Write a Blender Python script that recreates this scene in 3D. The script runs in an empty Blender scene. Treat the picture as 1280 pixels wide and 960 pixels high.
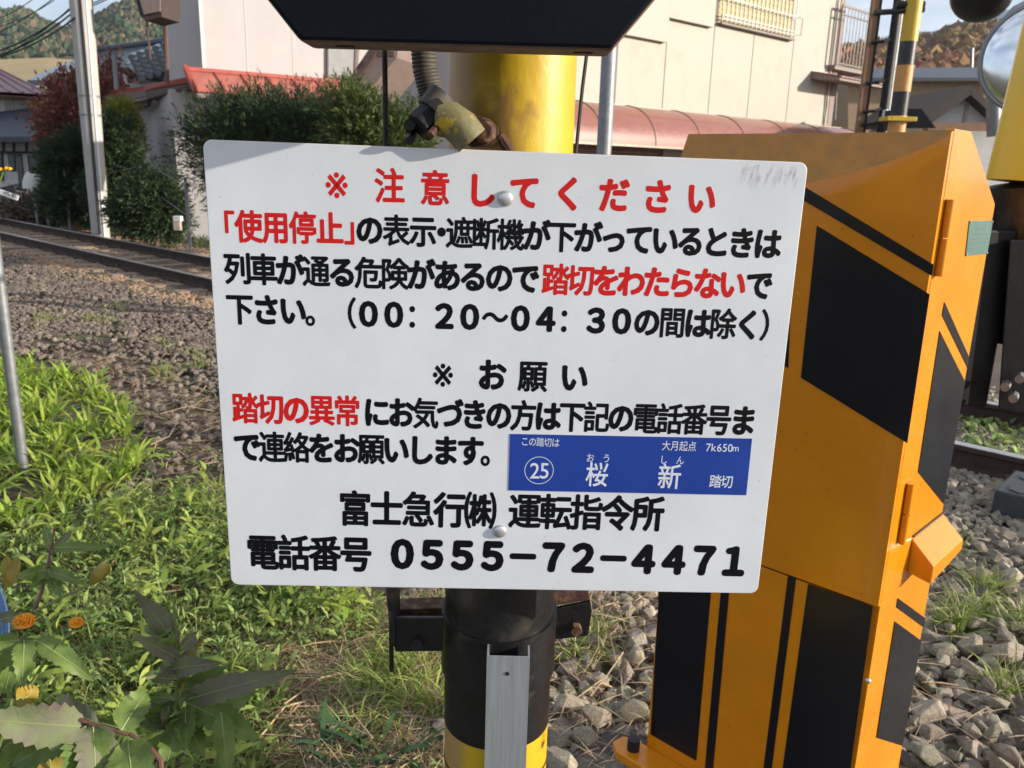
import bpy, bmesh, math, random
import numpy as np
from mathutils import Vector, Matrix, noise
random.seed(7); rng = np.random.default_rng(7)
S = bpy.context.scene
COL = S.collection
# ------------------------------------------------------------------ camera
FPX, PIT, ROL, CH = 1038.0, math.radians(14.7), math.radians(1.6), 1.45
_f = np.array([0, math.cos(PIT), -math.sin(PIT)]); _u = np.array([0, math.sin(PIT), math.cos(PIT)]); _r = np.array([1.0, 0, 0])
R2 = _r*math.cos(ROL)+_u*math.sin(ROL); U2 = _u*math.cos(ROL)-_r*math.sin(ROL); CP = np.array([0, 0, CH])
cam = bpy.data.cameras.new('camera'); camo = bpy.data.objects.new('camera', cam); COL.objects.link(camo)
camo.matrix_world = Matrix(((R2[0], U2[0], -_f[0], 0), (R2[1], U2[1], -_f[1], 0), (R2[2], U2[2], -_f[2], CH), (0, 0, 0, 1)))
cam.sensor_width = 36; cam.lens = 36*FPX/1280; cam.clip_start = .02; cam.clip_end = 20000
cam.dof.use_dof = True; cam.dof.focus_distance = .95; cam.dof.aperture_fstop = 15
S.camera = camo
# ------------------------------------------------------------------ light
SUN = Vector((1, -.2, .285)).normalized()
el = math.asin(SUN.z); az = math.atan2(SUN.x, SUN.y)
w = bpy.data.worlds.new('World'); S.world = w; w.use_nodes = True
nt = w.node_tree; nt.nodes.clear()
sky = nt.nodes.new('ShaderNodeTexSky'); sky.sky_type = 'NISHITA'; sky.sun_disc = False
sky.sun_elevation = el; sky.sun_rotation = az; sky.air_density = 1.0; sky.dust_density = 1.6; sky.ozone_density = 1.2
bg = nt.nodes.new('ShaderNodeBackground'); bg.inputs[1].default_value = .085
tc = nt.nodes.new('ShaderNodeTexCoord'); mp = nt.nodes.new('ShaderNodeMapping'); mp.inputs['Scale'].default_value = (1.2, 1.2, 5)
nz = nt.nodes.new('ShaderNodeTexNoise'); nz.inputs['Scale'].default_value = 2.2; nz.inputs['Detail'].default_value = 7; nz.inputs['Roughness'].default_value = .55
cr = nt.nodes.new('ShaderNodeValToRGB'); cr.color_ramp.elements[0].position = .36; cr.color_ramp.elements[1].position = .62
mx = nt.nodes.new('ShaderNodeMixRGB'); mx.inputs[2].default_value = (7.4, 7.6, 8.3, 1)
ml = nt.nodes.new('ShaderNodeMath'); ml.operation = 'MULTIPLY'; ml.inputs[1].default_value = .85
wo = nt.nodes.new('ShaderNodeOutputWorld'); L = nt.links.new
L(tc.outputs['Generated'], mp.inputs[0]); L(mp.outputs[0], nz.inputs[0]); L(nz.outputs[0], cr.inputs[0]); L(cr.outputs[0], ml.inputs[0])
L(ml.outputs[0], mx.inputs[0]); L(sky.outputs[0], mx.inputs[1]); L(mx.outputs[0], bg.inputs[0]); L(bg.outputs[0], wo.inputs[0])
sl = bpy.data.lights.new('sun', 'SUN'); sl.energy = 5.0; sl.angle = math.radians(.5); sl.color = (1, .91, .78)
slo = bpy.data.objects.new('sun', sl); COL.objects.link(slo); slo.rotation_euler = SUN.to_track_quat('Z', 'Y').to_euler(); slo.location = (30, -6, 12)
S.view_settings.view_transform = 'Standard'; S.view_settings.look = 'None'; S.view_settings.exposure = 1.0; S.view_settings.gamma = 1
S.cycles.max_bounces = 6; S.cycles.transparent_max_bounces = 12
# ------------------------------------------------------------------ picture geometry -> world points
def ray(x, y): return _f*FPX+(x-640)*R2-(y-480)*U2
def AT(x, y, Y): v = ray(x, y); return CP+v*Y/v[1]
def GZ(x, y, z=-.15): v = ray(x, y); return CP+v*(z-CH)/v[2]
def PL(x, y, pl): p, n = pl; v = ray(x, y); return CP+v*(np.dot(p-CP, n)/np.dot(v, n))
def PX(p):
    d = np.asarray(p, float)-CP; ww = d@_f; return 640+FPX*(d@R2)/ww, 480-FPX*(d@U2)/ww
def plane(x, y, Y, n): return (AT(x, y, Y), np.array(n, float)/np.linalg.norm(n))
def off(pl, t): return (pl[0]+pl[1]*t, pl[1])
def V(*a): return np.array(a, float)
Z1 = V(0, 0, 1)
# ------------------------------------------------------------------ materials
MATS = {}
def mat(name, col, rough=.6, metal=0, var=.15, scale=8, bump=0, bscale=60, col2=None, spec=.5, trans=0, island=0, coat=0, thr=None, stretch=None, dirt=None):
    if name in MATS: return MATS[name]
    m = bpy.data.materials.new(name); m.use_nodes = True; N = m.node_tree.nodes; Lk = m.node_tree.links.new
    b = N['Principled BSDF']; b.inputs['Roughness'].default_value = rough; b.inputs['Metallic'].default_value = metal
    b.inputs['Specular IOR Level'].default_value = spec; b.inputs['Coat Weight'].default_value = coat
    t = N.new('ShaderNodeTexCoord'); src = t.outputs['Object']
    if stretch:
        q = N.new('ShaderNodeMapping'); q.inputs['Scale'].default_value = stretch; Lk(src, q.inputs[0]); src = q.outputs[0]
    n1 = N.new('ShaderNodeTexNoise'); n1.inputs['Scale'].default_value = scale; n1.inputs['Detail'].default_value = 8; n1.inputs['Roughness'].default_value = .65; Lk(src, n1.inputs[0])
    c = np.array(col); c2 = np.array(col2) if col2 is not None else c*(1-var)
    r = N.new('ShaderNodeValToRGB'); e = r.color_ramp.elements
    lo, hi = thr if thr else (.3, .68)
    e[0].position = lo; e[1].position = hi; e[0].color = (*np.clip(c2, 0, 1), 1)
    e[1].color = (*np.clip(c*(1+(var*.35 if col2 is None else 0)), 0, 1), 1)
    Lk(n1.outputs[0], r.inputs[0]); out = r.outputs[0]
    if island:
        g = N.new('ShaderNodeNewGeometry'); h = N.new('ShaderNodeHueSaturation')
        a = N.new('ShaderNodeMapRange'); a.inputs[3].default_value = 1-island; a.inputs[4].default_value = 1+island
        Lk(g.outputs['Random Per Island'], a.inputs[0]); Lk(a.outputs[0], h.inputs['Value'])
        a2 = N.new('ShaderNodeMath'); a2.operation = 'FRACT'; a3 = N.new('ShaderNodeMath'); a3.operation = 'MULTIPLY'; a3.inputs[1].default_value = 37.3
        Lk(g.outputs['Random Per Island'], a3.inputs[0]); Lk(a3.outputs[0], a2.inputs[0])
        a4 = N.new('ShaderNodeMapRange'); a4.inputs[3].default_value = .5-island*.045; a4.inputs[4].default_value = .5+island*.045
        Lk(a2.outputs[0], a4.inputs[0]); Lk(a4.outputs[0], h.inputs['Hue']); Lk(out, h.inputs['Color']); out = h.outputs[0]
    if dirt:   # (colour, scale, low, high): spots of dirt, rust or chipped paint
        n3 = N.new('ShaderNodeTexNoise'); n3.inputs['Scale'].default_value = dirt[1]; n3.inputs['Detail'].default_value = 5; Lk(t.outputs['Object'], n3.inputs[0])
        k = N.new('ShaderNodeMapRange'); k.inputs[1].default_value = dirt[2]; k.inputs[2].default_value = dirt[3]; Lk(n3.outputs[0], k.inputs[0])
        x = N.new('ShaderNodeMixRGB'); x.inputs[2].default_value = (*dirt[0], 1); Lk(k.outputs[0], x.inputs[0]); Lk(out, x.inputs[1]); out = x.outputs[0]
    Lk(out, b.inputs['Base Color'])
    rr = N.new('ShaderNodeMapRange'); rr.inputs[3].default_value = max(0, rough-.1); rr.inputs[4].default_value = min(1, rough+.12); Lk(n1.outputs[0], rr.inputs[0]); Lk(rr.outputs[0], b.inputs['Roughness'])
    if bump:
        n2 = N.new('ShaderNodeTexNoise'); n2.inputs['Scale'].default_value = bscale; n2.inputs['Detail'].default_value = 6; Lk(src, n2.inputs[0])
        bp = N.new('ShaderNodeBump'); bp.inputs['Strength'].default_value = bump; bp.inputs['Distance'].default_value = .3/bscale; Lk(n2.outputs[0], bp.inputs['Height']); Lk(bp.outputs[0], b.inputs['Normal'])
    if trans:
        tr = N.new('ShaderNodeBsdfTranslucent'); Lk(out, tr.inputs[0]); ms = N.new('ShaderNodeMixShader'); ms.inputs[0].default_value = trans
        Lk(b.outputs[0], ms.inputs[1]); Lk(tr.outputs[0], ms.inputs[2]); Lk(ms.outputs[0], N['Material Output'].inputs[0])
    MATS[name] = m; return m
def C(r, g, b): return tuple(((v/255)/12.92 if v/255 <= .04045 else ((v/255+.055)/1.055)**2.4) for v in (r, g, b))
M_SIGN = mat('sign white enamel', (.66, .69, .73), .42, var=.10, scale=7, bump=.05, bscale=400, dirt=((.30, .29, .27), 330, .70, .78))
M_EDGE = mat('sign edge', (.45, .32, .22), .6, var=.4, scale=40)
M_RED = mat('red vinyl', (.56, .010, .010), .5, spec=.25, var=.08)
M_BLK = mat('black vinyl', (.0025, .003, .005), .6, spec=.15, var=.2)
M_BLUE = mat('blue vinyl', (.010, .045, .30), .4, var=.12, scale=12)
M_WHT = mat('white print', (.62, .66, .74), .5, var=.03)
M_YEL = mat('yellow post paint', (.56, .37, .018), .42, var=.16, scale=14, bump=.2, bscale=90, stretch=(1, 1, .6), dirt=((.10, .035, .015), 26, .66, .74))
M_PBLK = mat('black post paint', (.012, .012, .013), .36, var=.5, scale=10, bump=.35, bscale=120, dirt=((.10, .085, .06), 14, .56, .86))
M_BOARD = mat('black board paint', (.003, .0045, .009), .6, spec=.12, var=.4, scale=9, bump=.15, bscale=200, dirt=((.05, .05, .05), 160, .74, .8))
M_RUST = mat('rusty steel', (.085, .036, .022), .85, var=.6, scale=60, bump=.8, bscale=220, dirt=((.20, .12, .06), 60, .5, .7))
M_RUSTE = mat('rusty board edge', (.16, .10, .06), .8, var=.5, scale=50, bump=.6, bscale=200)
M_ALU = mat('aluminium', (.33, .36, .38), .45, .35, var=.2, scale=9, stretch=(20, 20, 1), bump=.05, bscale=30)
M_ALUD = mat('domed aluminium', (.62, .62, .63), .35, .7, var=.1)
M_COND = mat('conduit grey brown', (.085, .072, .062), .6, var=.35, scale=60, bump=.2, bscale=150)
M_DARK = mat('dark iron', (.02, .02, .022), .55, .3, var=.5, scale=40, bump=.4, bscale=150, dirt=((.09, .06, .045), 50, .55, .75))
M_ORG = mat('orange cabinet paint', (.66, .235, .005), .25, var=.16, scale=5, bump=.03, bscale=300, coat=.15, dirt=((.22, .10, .02), 110, .68, .76))
M_ORGW = mat('weathered orange paint', (.42, .195, .035), .6, var=.2, scale=18, bump=.2, bscale=200, dirt=((.26, .15, .06), 40, .52, .85))
M_CBLK = mat('black cabinet stripe', (.008, .009, .013), .3, spec=.35, var=.2, scale=8, coat=.03, dirt=((.08, .08, .07), 90, .76, .8))
M_PLATE = mat('green plate', (.06, .135, .12), .5, .2, var=.15, scale=40)
M_GALV = mat('galvanised steel', (.25, .26, .27), .5, .6, var=.3, scale=25, bump=.1, bscale=80)
M_CONC = mat('pole concrete', (.42, .40, .37), .85, var=.2, scale=5, bump=.3, bscale=60, stretch=(1, 1, .3))
M_WPVC = mat('white pipe', (.62, .66, .68), .4, var=.1)
M_SIDING = mat('cream siding', (.37, .34, .285), .6, var=.06, scale=2.5, bump=.12, bscale=25, stretch=(1, 1, .12), dirt=((.29, .26, .22), 2, .55, .95))
M_WALLP = mat('pinkish white wall', (.43, .40, .395), .75, var=.06, scale=2, bump=.15, bscale=40, stretch=(1, 1, .3), dirt=((.48, .43, .41), 2.2, .55, .9))
M_WHITEW = mat('white plaster', (.62, .61, .58), .8, var=.12, scale=3)
M_AWN = mat('smoky red awning sheet', (.25, .085, .06), .4, var=.3, scale=4, coat=.3, stretch=(1, 1, 3))
M_AWNR = mat('awning rib', (.30, .24, .20), .4, .5, var=.2)
M_SHUT = mat('brown shutter', (.18, .075, .045), .5, var=.2, scale=10)
M_FASC = mat('faded brown fascia', (.22, .16, .14), .6, var=.25, scale=10)
M_TILER = mat('reddish roof tile', (.26, .12, .10), .6, var=.3, scale=8)
M_REDR = mat('red metal roof', (.36, .065, .045), .45, var=.2, scale=5, bump=.05)
M_REDR2 = mat('faded red metal roof', (.40, .12, .09), .5, var=.25, scale=5)
M_GUT = mat('brown gutter', (.10, .055, .045), .5, var=.3)
M_GLASS = mat('window glass', (.10, .12, .13), .08, var=.2, scale=2, spec=.8)
M_FROST = mat('frosted window glass', (.28, .28, .27), .25, var=.2, scale=3)
M_FRAME = mat('window frame', (.12, .10, .09), .4, .5, var=.2)
M_BLIND = mat('beige reed blind', (.55, .44, .24), .8, var=.25, scale=30)
M_NAVY = mat('slate blue tile', (.055, .065, .085), .42, var=.4, scale=6, bump=.6, bscale=12)
M_TILEG = mat('glazed grey roof tile', (.20, .21, .22), .25, var=.5, scale=12, bump=.3, bscale=20)
M_TAN = mat('tan tiled wall', (.34, .24, .14), .7, var=.2, scale=6, bump=.2, bscale=12)
M_OCHRE = mat('ochre wall', (.55, .30, .07), .8, var=.2, scale=6)
M_MAROON = mat('maroon metal roof', (.19, .055, .06), .35, var=.3, scale=3, stretch=(6, 1, 1))
M_TIMB = mat('dark timber', (.05, .035, .03), .7, var=.3)
M_BEAM = mat('brown beam', (.24, .13, .07), .7, var=.3, scale=6)
M_BEIGE = mat('beige wall', (.42, .36, .29), .8, var=.15, scale=4)
M_SOIL = mat('ground soil', (.10, .07, .045), .95, scale=1.6, bump=.9, bscale=45, col2=(.04, .028, .018), dirt=((.075, .085, .03), 1.1, .52, .66))
M_STONE = mat('ballast stone', (.34, .29, .215), .85, scale=14, bump=.7, bscale=90, col2=(.12, .10, .075), island=.5)
M_STONEB = mat('rusty ballast stone', (.21, .165, .125), .9, scale=9, bump=.6, bscale=70, col2=(.065, .05, .042), island=.4)
M_STONET = mat('tan ballast stone', (.42, .27, .165), .9, scale=9, bump=.5, bscale=70, col2=(.20, .13, .085), island=.3)
M_RAILS = mat('rusty rail side', (.055, .032, .024), .8, .2, var=.5, scale=12, bump=.4, bscale=60)
M_RAILT = mat('polished rail head', (.55, .50, .46), .28, .9, var=.3, scale=30, stretch=(1, 1, 1))
M_SLEEP = mat('weathered sleeper', (.27, .20, .14), .9, var=.4, scale=14, bump=.5, bscale=40)
M_RUBB = mat('crossing rubber', (.045, .05, .055), .6, var=.4, scale=30, bump=.3, bscale=80)
M_GRASS = mat('broad weed leaf', (.38, .47, .07), .5, scale=3, col2=(.20, .32, .04), trans=.45, island=.4)
M_MUG = mat('mugwort leaf', (.34, .42, .13), .6, scale=3, col2=(.12, .21, .045), trans=.45, island=.5)
M_BLADE = mat('grass blade', (.34, .38, .08), .55, scale=3, col2=(.15, .23, .04), trans=.3, island=.4)
M_STRAW = mat('dry straw', (.42, .31, .18), .85, scale=9, col2=(.20, .13, .075), island=.45)
M_LEAF = mat('large weed leaf', (.21, .29, .07), .5, scale=22, col2=(.09, .16, .035), trans=.42, bump=.5, bscale=90)
M_LEAFP = mat('purplish weed leaf', (.17, .21, .09), .75, spec=.25, scale=26, col2=(.15, .12, .115), trans=.2, bump=.5, bscale=90)
M_LEAFY = mat('yellowing leaf', (.42, .27, .03), .55, scale=20, col2=(.20, .20, .04), trans=.3, bump=.3)
M_VEIN = mat('leaf vein', (.22, .28, .10), .5, var=.2)
M_STEM = mat('green stem', (.15, .20, .05), .5, var=.3, scale=20)
M_STEMR = mat('reddish stem', (.13, .06, .045), .5, var=.3, scale=20)
M_FLOW = mat('orange floret', (.85, .34, .01), .7, var=.3, scale=60, island=.25)
M_CON = mat('dark conifer foliage', (.04, .07, .018), .7, scale=3, col2=(.016, .034, .012), island=.5, trans=.12)
M_CONY = mat('sun tinted conifer foliage', (.10, .135, .028), .7, scale=3, col2=(.05, .085, .018), island=.4, trans=.2)  # lighter copy of the conifer green, sunlight put into the colour
M_YELT = mat('yellow green foliage', (.32, .30, .03), .6, scale=3, col2=(.14, .18, .02), island=.4, trans=.3)
M_MAP = mat('red maple foliage', (.30, .10, .06), .7, scale=2, col2=(.20, .09, .06), island=.5, trans=.25)
M_BARK = mat('grey bark', (.27, .19, .15), .9, var=.4, scale=20)
M_WIRE = mat('black wire', (.015, .015, .017), .6, var=.1)
M_HILL = mat('hill floor', (.10, .085, .055), .95, scale=.05, col2=(.055, .06, .035))
M_FOR = mat('mixed autumn forest', (.085, .085, .035), .9, scale=.03, col2=(.10, .065, .04), island=.45)
M_FORD = mat('evergreen forest', (.035, .06, .022), .9, scale=.03, col2=(.025, .04, .02), island=.4)
M_FORO = mat('russet forest', (.20, .085, .04), .9, scale=.05, col2=(.12, .10, .035), island=.45)
M_FIELD = mat('golden dry field', (.36, .26, .12), .95, scale=.08, col2=(.26, .20, .08), bump=.4, bscale=2)
M_MTN = mat('haze tinted mountain forest', (.035, .05, .065), .95, var=.3, scale=.004)  # blue of the distance haze is put into the forest colour
M_MIRR = mat('mirror face', (.8, .83, .85), .16, 1, var=.02)
M_ORG2 = mat('orange sleeve', (.55, .27, .07), .5, var=.2, scale=20)
M_BROPE = mat('blue twine', (.06, .13, .28), .6, var=.4, scale=60)
# ------------------------------------------------------------------ mesh builder
class MB:
    def __init__(s): s.v = []; s.f = []; s.mi = []
    def add(s, vs, fs, mi=0):
        o = len(s.v); s.v += [tuple(float(c) for c in p) for p in vs]; s.f += [tuple(i+o for i in f) for f in fs]; s.mi += [mi]*len(fs); return s
    def box(s, o, ex, ey, ez, mi=0):   # corner o and three edge vectors
        o, ex, ey, ez = map(np.asarray, (o, ex, ey, ez))
        vs = [o, o+ex, o+ex+ey, o+ey, o+ez, o+ex+ez, o+ex+ey+ez, o+ey+ez]
        fs = [(0, 3, 2, 1), (4, 5, 6, 7), (0, 1, 5, 4), (1, 2, 6, 5), (2, 3, 7, 6), (3, 0, 4, 7)]
        if np.dot(np.cross(ex, ey), ez) < 0: fs = [f[::-1] for f in fs]
        return s.add(vs, fs, mi)
    def prism(s, pts, ext, mi=0):
        pts = [np.asarray(p, float) for p in pts]; ext = np.asarray(ext, float); n = len(pts)
        nn = sum(np.cross(pts[i]-pts[0], pts[i+1]-pts[0]) for i in range(1, n-1))
        if np.dot(nn, ext) > 0: pts = pts[::-1]
        vs = pts+[p+ext for p in pts]
        return s.add(vs, [tuple(range(n)), tuple(range(2*n-1, n-1, -1))]+[(i, i+n, (i+1) % n+n, (i+1) % n) for i in range(n)], mi)
    def tube(s, path, r, n=10, caps=True, mi=0):
        path = [np.asarray(p, float) for p in path]; rs = r if isinstance(r, (list, tuple, np.ndarray)) else [r]*len(path)
        vs = []; up = None
        for i, p in enumerate(path):
            t = path[min(i+1, len(path)-1)]-path[max(i-1, 0)]; t /= np.linalg.norm(t)+1e-12
            if up is None:
                up = np.cross(t, (0, 0, 1) if abs(t[2]) < .9 else (1, 0, 0))
            up = up-t*np.dot(up, t); up /= np.linalg.norm(up); b = np.cross(t, up)
            vs += [p+rs[i]*(up*math.cos(a)+b*math.sin(a)) for a in (2*math.pi*k/n for k in range(n))]
        fs = [(i*n+k, i*n+(k+1) % n, (i+1)*n+(k+1) % n, (i+1)*n+k) for i in range(len(path)-1) for k in range(n)]
        if caps: fs += [tuple(range(n-1, -1, -1)), tuple((len(path)-1)*n+k for k in range(n))]
        return s.add(vs, fs, mi)
    def dome(s, c, axis, r, h, n=16, m=5, mi=0):
        c = np.asarray(c, float); axis = np.asarray(axis, float)/np.linalg.norm(axis)
        a = np.cross(axis, (0, 0, 1) if abs(axis[2]) < .9 else (1, 0, 0)); a /= np.linalg.norm(a); b = np.cross(axis, a); vs = []
        for j in range(m):
            th = j/m*math.pi/2
            vs += [c+r*math.cos(th)*(a*math.cos(q)+b*math.sin(q))+axis*h*math.sin(th) for q in (2*math.pi*k/n for k in range(n))]
        vs.append(c+axis*h); fs = [(j*n+k, j*n+(k+1) % n, (j+1)*n+(k+1) % n, (j+1)*n+k) for j in range(m-1) for k in range(n)]
        fs += [((m-1)*n+k, (m-1)*n+(k+1) % n, m*n) for k in range(n)]+[tuple(range(n-1, -1, -1))]
        return s.add(vs, fs, mi)
    def grid(s, rows, mi=0):
        n = len(rows[0]); vs = [p for r_ in rows for p in r_]
        return s.add(vs, [(i*n+j, i*n+j+1, (i+1)*n+j+1, (i+1)*n+j) for i in range(len(rows)-1) for j in range(n-1)], mi)
def origin(o):
    p = Vector((0, 0, 0))
    while o is not None: p += o.location; o = o.parent
    return p
def link(o, parent=None, label=None, cat=None, group=None, kind=None):
    COL.objects.link(o)
    if parent is not None: o.parent = parent
    for k, x in (('label', label), ('category', cat), ('group', group), ('kind', kind)):
        if x: o[k] = x
    return o
def B(name, mb, m, parent=None, smooth=False, bevel=0, loc=None, **kw):
    me = bpy.data.meshes.new(name); og = origin(parent); vs = np.array(mb.v)
    base = V(*og) if (parent is not None or loc is None) else V(*loc)
    if parent is None and loc is None: base = V(vs[:, 0].mean(), vs[:, 1].mean(), vs[:, 2].min())
    me.from_pydata([tuple(p-base) for p in vs], [], mb.f); me.validate()
    for x in (m if isinstance(m, (list, tuple)) else [m]): me.materials.append(x)
    if isinstance(m, (list, tuple)): me.polygons.foreach_set('material_index', mb.mi)
    if smooth: me.polygons.foreach_set('use_smooth', [True]*len(me.polygons)); 
    o = bpy.data.objects.new(name, me)
    if parent is None: o.location = base
    if smooth:
        try: me.set_sharp_from_angle(angle=math.radians(42))
        except Exception: pass
    if bevel:
        bv = o.modifiers.new('bevel', 'BEVEL'); bv.width = bevel; bv.segments = 2; bv.limit_method = 'ANGLE'; bv.angle_limit = math.radians(30)
    return link(o, parent, **kw)
def thing(name, loc, label, cat, group=None, kind=None):
    o = bpy.data.objects.new(name, None); o.location = tuple(float(c) for c in loc); o.empty_display_size = .1
    return link(o, None, label, cat, group, kind)
def bulk(name, verts, faces, m, parent=None, loc=(0, 0, 0), smooth=False, **kw):   # numpy arrays, equal-sized faces
    me = bpy.data.meshes.new(name); k = faces.shape[1]; nf = len(faces)
    base = V(*origin(parent)) if parent is not None else V(*loc)
    me.vertices.add(len(verts)); me.vertices.foreach_set('co', (verts-base).astype(np.float32).ravel())
    me.loops.add(nf*k); me.loops.foreach_set('vertex_index', faces.astype(np.int32).ravel())
    me.polygons.add(nf); me.polygons.foreach_set('loop_start', np.arange(0, nf*k, k, dtype=np.int32))
    me.polygons.foreach_set('use_smooth', np.full(nf, smooth)); me.update(calc_edges=True); me.materials.append(m)
    o = bpy.data.objects.new(name, me)
    if parent is None: o.location = loc
    return link(o, parent, **kw)
# ------------------------------------------------------------------ track frame
D = V(.7362, -.6768, 0); NT = V(.6768, .7362, 0)      # along the rails (towards the right), across them (away from the camera)
PB = GZ(262, 347.5, 0)                                # a point on the near rail's head
def TR(t, q, z=0): return V(*(PB+D*t+NT*q)[:2], z)     # q > 0 = beyond the near rail
E_W, E_S = D, NT
def hgt(x, y):
    q = (x-PB[0])*NT[0]+(y-PB[1])*NT[1]
    z = -.155
    if q > 2.6: z -= .2*min(1, (q-2.6)/2)
    if q > 12: z += .3*min(1, (q-12)/15)
    return z
# ================================================================== SETTING
def build_ground():
    cx = sorted(set([-2500, -1200, -600, -250, -120, -60, -35, -22]+[round(-16+i*.25, 3) for i in range(0, 100)]+[10, 14, 20, 35, 60, 120, 250, 600, 1200, 2500]))
    cy = sorted(set([-2500, -1200, -500, -100, -20, -5]+[round(-1+i*.25, 3) for i in range(0, 90)]+[22, 25, 30, 40, 60, 100, 200, 400, 900, 1800, 2900]))
    mb = MB(); rows = []
    for y in cy:
        row = []
        for x in cx:
            z = hgt(x, y)
            if abs(x) < 18 and y < 22: z += .03*noise.noise((x*1.3, y*1.3, 0))+.012*noise.noise((x*5, y*5, 3))
            if abs(x) > 100 or y > 100 or y < -20: z -= .5
            row.append((x, y, z))
        rows.append(row)
    mb.grid(rows)
    B('ground', mb, M_SOIL, None, smooth=True, loc=(0, 0, 0), kind='structure')
build_ground()

# ---- rocks
def rock_mesh(seed, n=13, flat=.7):
    r = random.Random(seed); bm = bmesh.new()
    ax = (1, r.uniform(.65, .95), r.uniform(.5, flat+.1))
    for i in range(n):
        th = r.uniform(0, 6.28); z = r.uniform(-1, 1); s = math.sqrt(1-z*z); k = r.uniform(.82, 1.05)
        bm.verts.new((s*math.cos(th)*ax[0]*k*.5, s*math.sin(th)*ax[1]*k*.5, z*ax[2]*k*.5))
    res = bmesh.ops.convex_hull(bm, input=bm.verts)
    bmesh.ops.delete(bm, geom=[g for g in res['geom_interior'] if isinstance(g, bmesh.types.BMVert)], context='VERTS')
    bmesh.ops.recalc_face_normals(bm, faces=bm.faces)
    me = bpy.data.meshes.new('stone'); bm.to_mesh(me); bm.free(); return me
ROCKS = [rock_mesh(i, 12+i % 4) for i in range(14)]
NICE = []
for i in range(10):     # rounded, chipped rocks for the ones close to the camera
    r = random.Random(100+i); bm = bmesh.new()
    src = rock_mesh(200+i, 15); bm.from_mesh(src); bpy.data.meshes.remove(src)
    bmesh.ops.bevel(bm, geom=list(bm.edges), offset=.02, segments=1, affect='EDGES', profile=.6)
    for v_ in bm.verts: v_.co += v_.normal*.02*noise.noise(v_.co*5+Vector((i, 0, 0)))
    me = bpy.data.meshes.new('stone'); bm.to_mesh(me); bm.free(); me.materials.append(M_STONE); NICE.append(me)
RV = []
for me in ROCKS:
    v = np.zeros(len(me.vertices)*3, np.float32); me.vertices.foreach_get('co', v)
    RV.append((v.reshape(-1, 3), np.array([tuple(p.vertices) for p in me.polygons if len(p.vertices) == 3])))
def rocks_bulk(name, pts, sizes, m, parent=None, **kw):
    vs, fs, o = [], [], 0
    for p, sz in zip(pts, sizes):
        v, f = RV[rng.integers(len(RV))]
        a, b, c = rng.uniform(0, 6.28, 3); b *= .12; c *= .1
        ca, sa, cb, sb = math.cos(a), math.sin(a), math.cos(b), math.sin(b)
        Rm = np.array([[ca, -sa, 0], [sa, ca, 0], [0, 0, 1]])@np.array([[1, 0, 0], [0, cb, -sb], [0, sb, cb]])
        vs.append(v@Rm.T*sz+p); fs.append(f+o); o += len(v)
    return bulk(name, np.concatenate(vs), np.concatenate(fs), m, parent, **kw)
def inpoly(x, y, poly):
    c = False; j = len(poly)-1
    for i in range(len(poly)):
        xi, yi = poly[i]; xj, yj = poly[j]
        if (yi > y) != (yj > y) and x < (xj-xi)*(y-yi)/(yj-yi)+xi: c = not c
        j = i
    return c
def scatter(n, xr, yr, test):
    out = []
    while n > 0:
        n -= 1; x = rng.uniform(*xr); y = rng.uniform(*yr)
        if test(x, y): out.append((x, y))
    return out
G1 = [(-260, 430), (60, 452), (120, 478), (165, 520), (195, 556), (170, 600), (120, 640), (60, 665), (-300, 690)]
G2 = [(-300, 690), (60, 665), (130, 625), (300, 625), (330, 700), (470, 740), (455, 800), (380, 830), (345, 900), (330, 1010), (-300, 1010)]
DRY = [(40, 425), (150, 415), (195, 455), (290, 500), (300, 640), (150, 640), (200, 560), (120, 470), (60, 450)]
DRY2 = [(340, 800), (560, 740), (560, 1000), (330, 1000)]
# ---- ballast near the cabinet (right) and the bed with its track
bed = thing('ballast_bed', (1.5, 3, -.15), None, None, kind='structure')
def okR(x, y):
    p = (x, y, -.15); u_, v_ = PX(p); q = (x-PB[0])*NT[0]+(y-PB[1])*NT[1]
    return u_ > 500 and u_ < 1460 and v_ < 1060 and q < 2.3 and y > 1.5
ptsR = scatter(34000, (-.4, 4.2), (1.6, 8.5), okR)
near, far = [], []
slab_e0, slab_e1 = GZ(690, 955), GZ(815, 850)
def on_slab(x, y):
    q = (x-Pr0[0])*D[0]+(y-Pr0[1])*D[1]; e = (x-Pr0[0])*NT[0]+(y-Pr0[1])*NT[1]
    return -.8 < q < .12 and -.1 < e < .50
Pr0 = AT(1190, 161, 1.2)
for (x, y) in ptsR:
    if on_slab(x, y) : continue
    u_, v_ = PX((x, y, -.12))
    (near if (v_ > 655 and 560 < u_ < 1320 and y < 3.7) else far).append((x, y))
acc = []
for (x, y) in near:      # even spacing so that the big stones pack
    sz = .055+.06*random.random()**1.2
    if all((x-a)**2+(y-b)**2 > ((sz+c)*.36)**2 for a, b, c in acc[-4000:]): acc.append((x, y, sz))
acc.sort(key=lambda a: a[1])
big = acc[:300]; rest = acc[300:]
for (x, y, sz) in big:
    o = bpy.data.objects.new('stone', random.choice(NICE)); o.parent = bed
    o.location = (x-1.5, y-3, -.15+sz*.18+random.uniform(0, .02)+.15-0.0)
    o.rotation_euler = (random.uniform(-.5, .5), random.uniform(-.5, .5), random.uniform(0, 6.28)); o.scale = (sz*1.15,)*3
    COL.objects.link(o)
pts = np.array([(x, y, hgt(x, y)+sz*.15) for x, y, sz in rest]+[(x, y, hgt(x, y)+.012) for x, y in far]+[(x, y, -.15) for x, y in near])
szs = np.array([sz*1.1 for *_, sz in rest]+[random.uniform(.045, .08) for _ in far]+[random.uniform(.04, .085) for _ in near])
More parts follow.
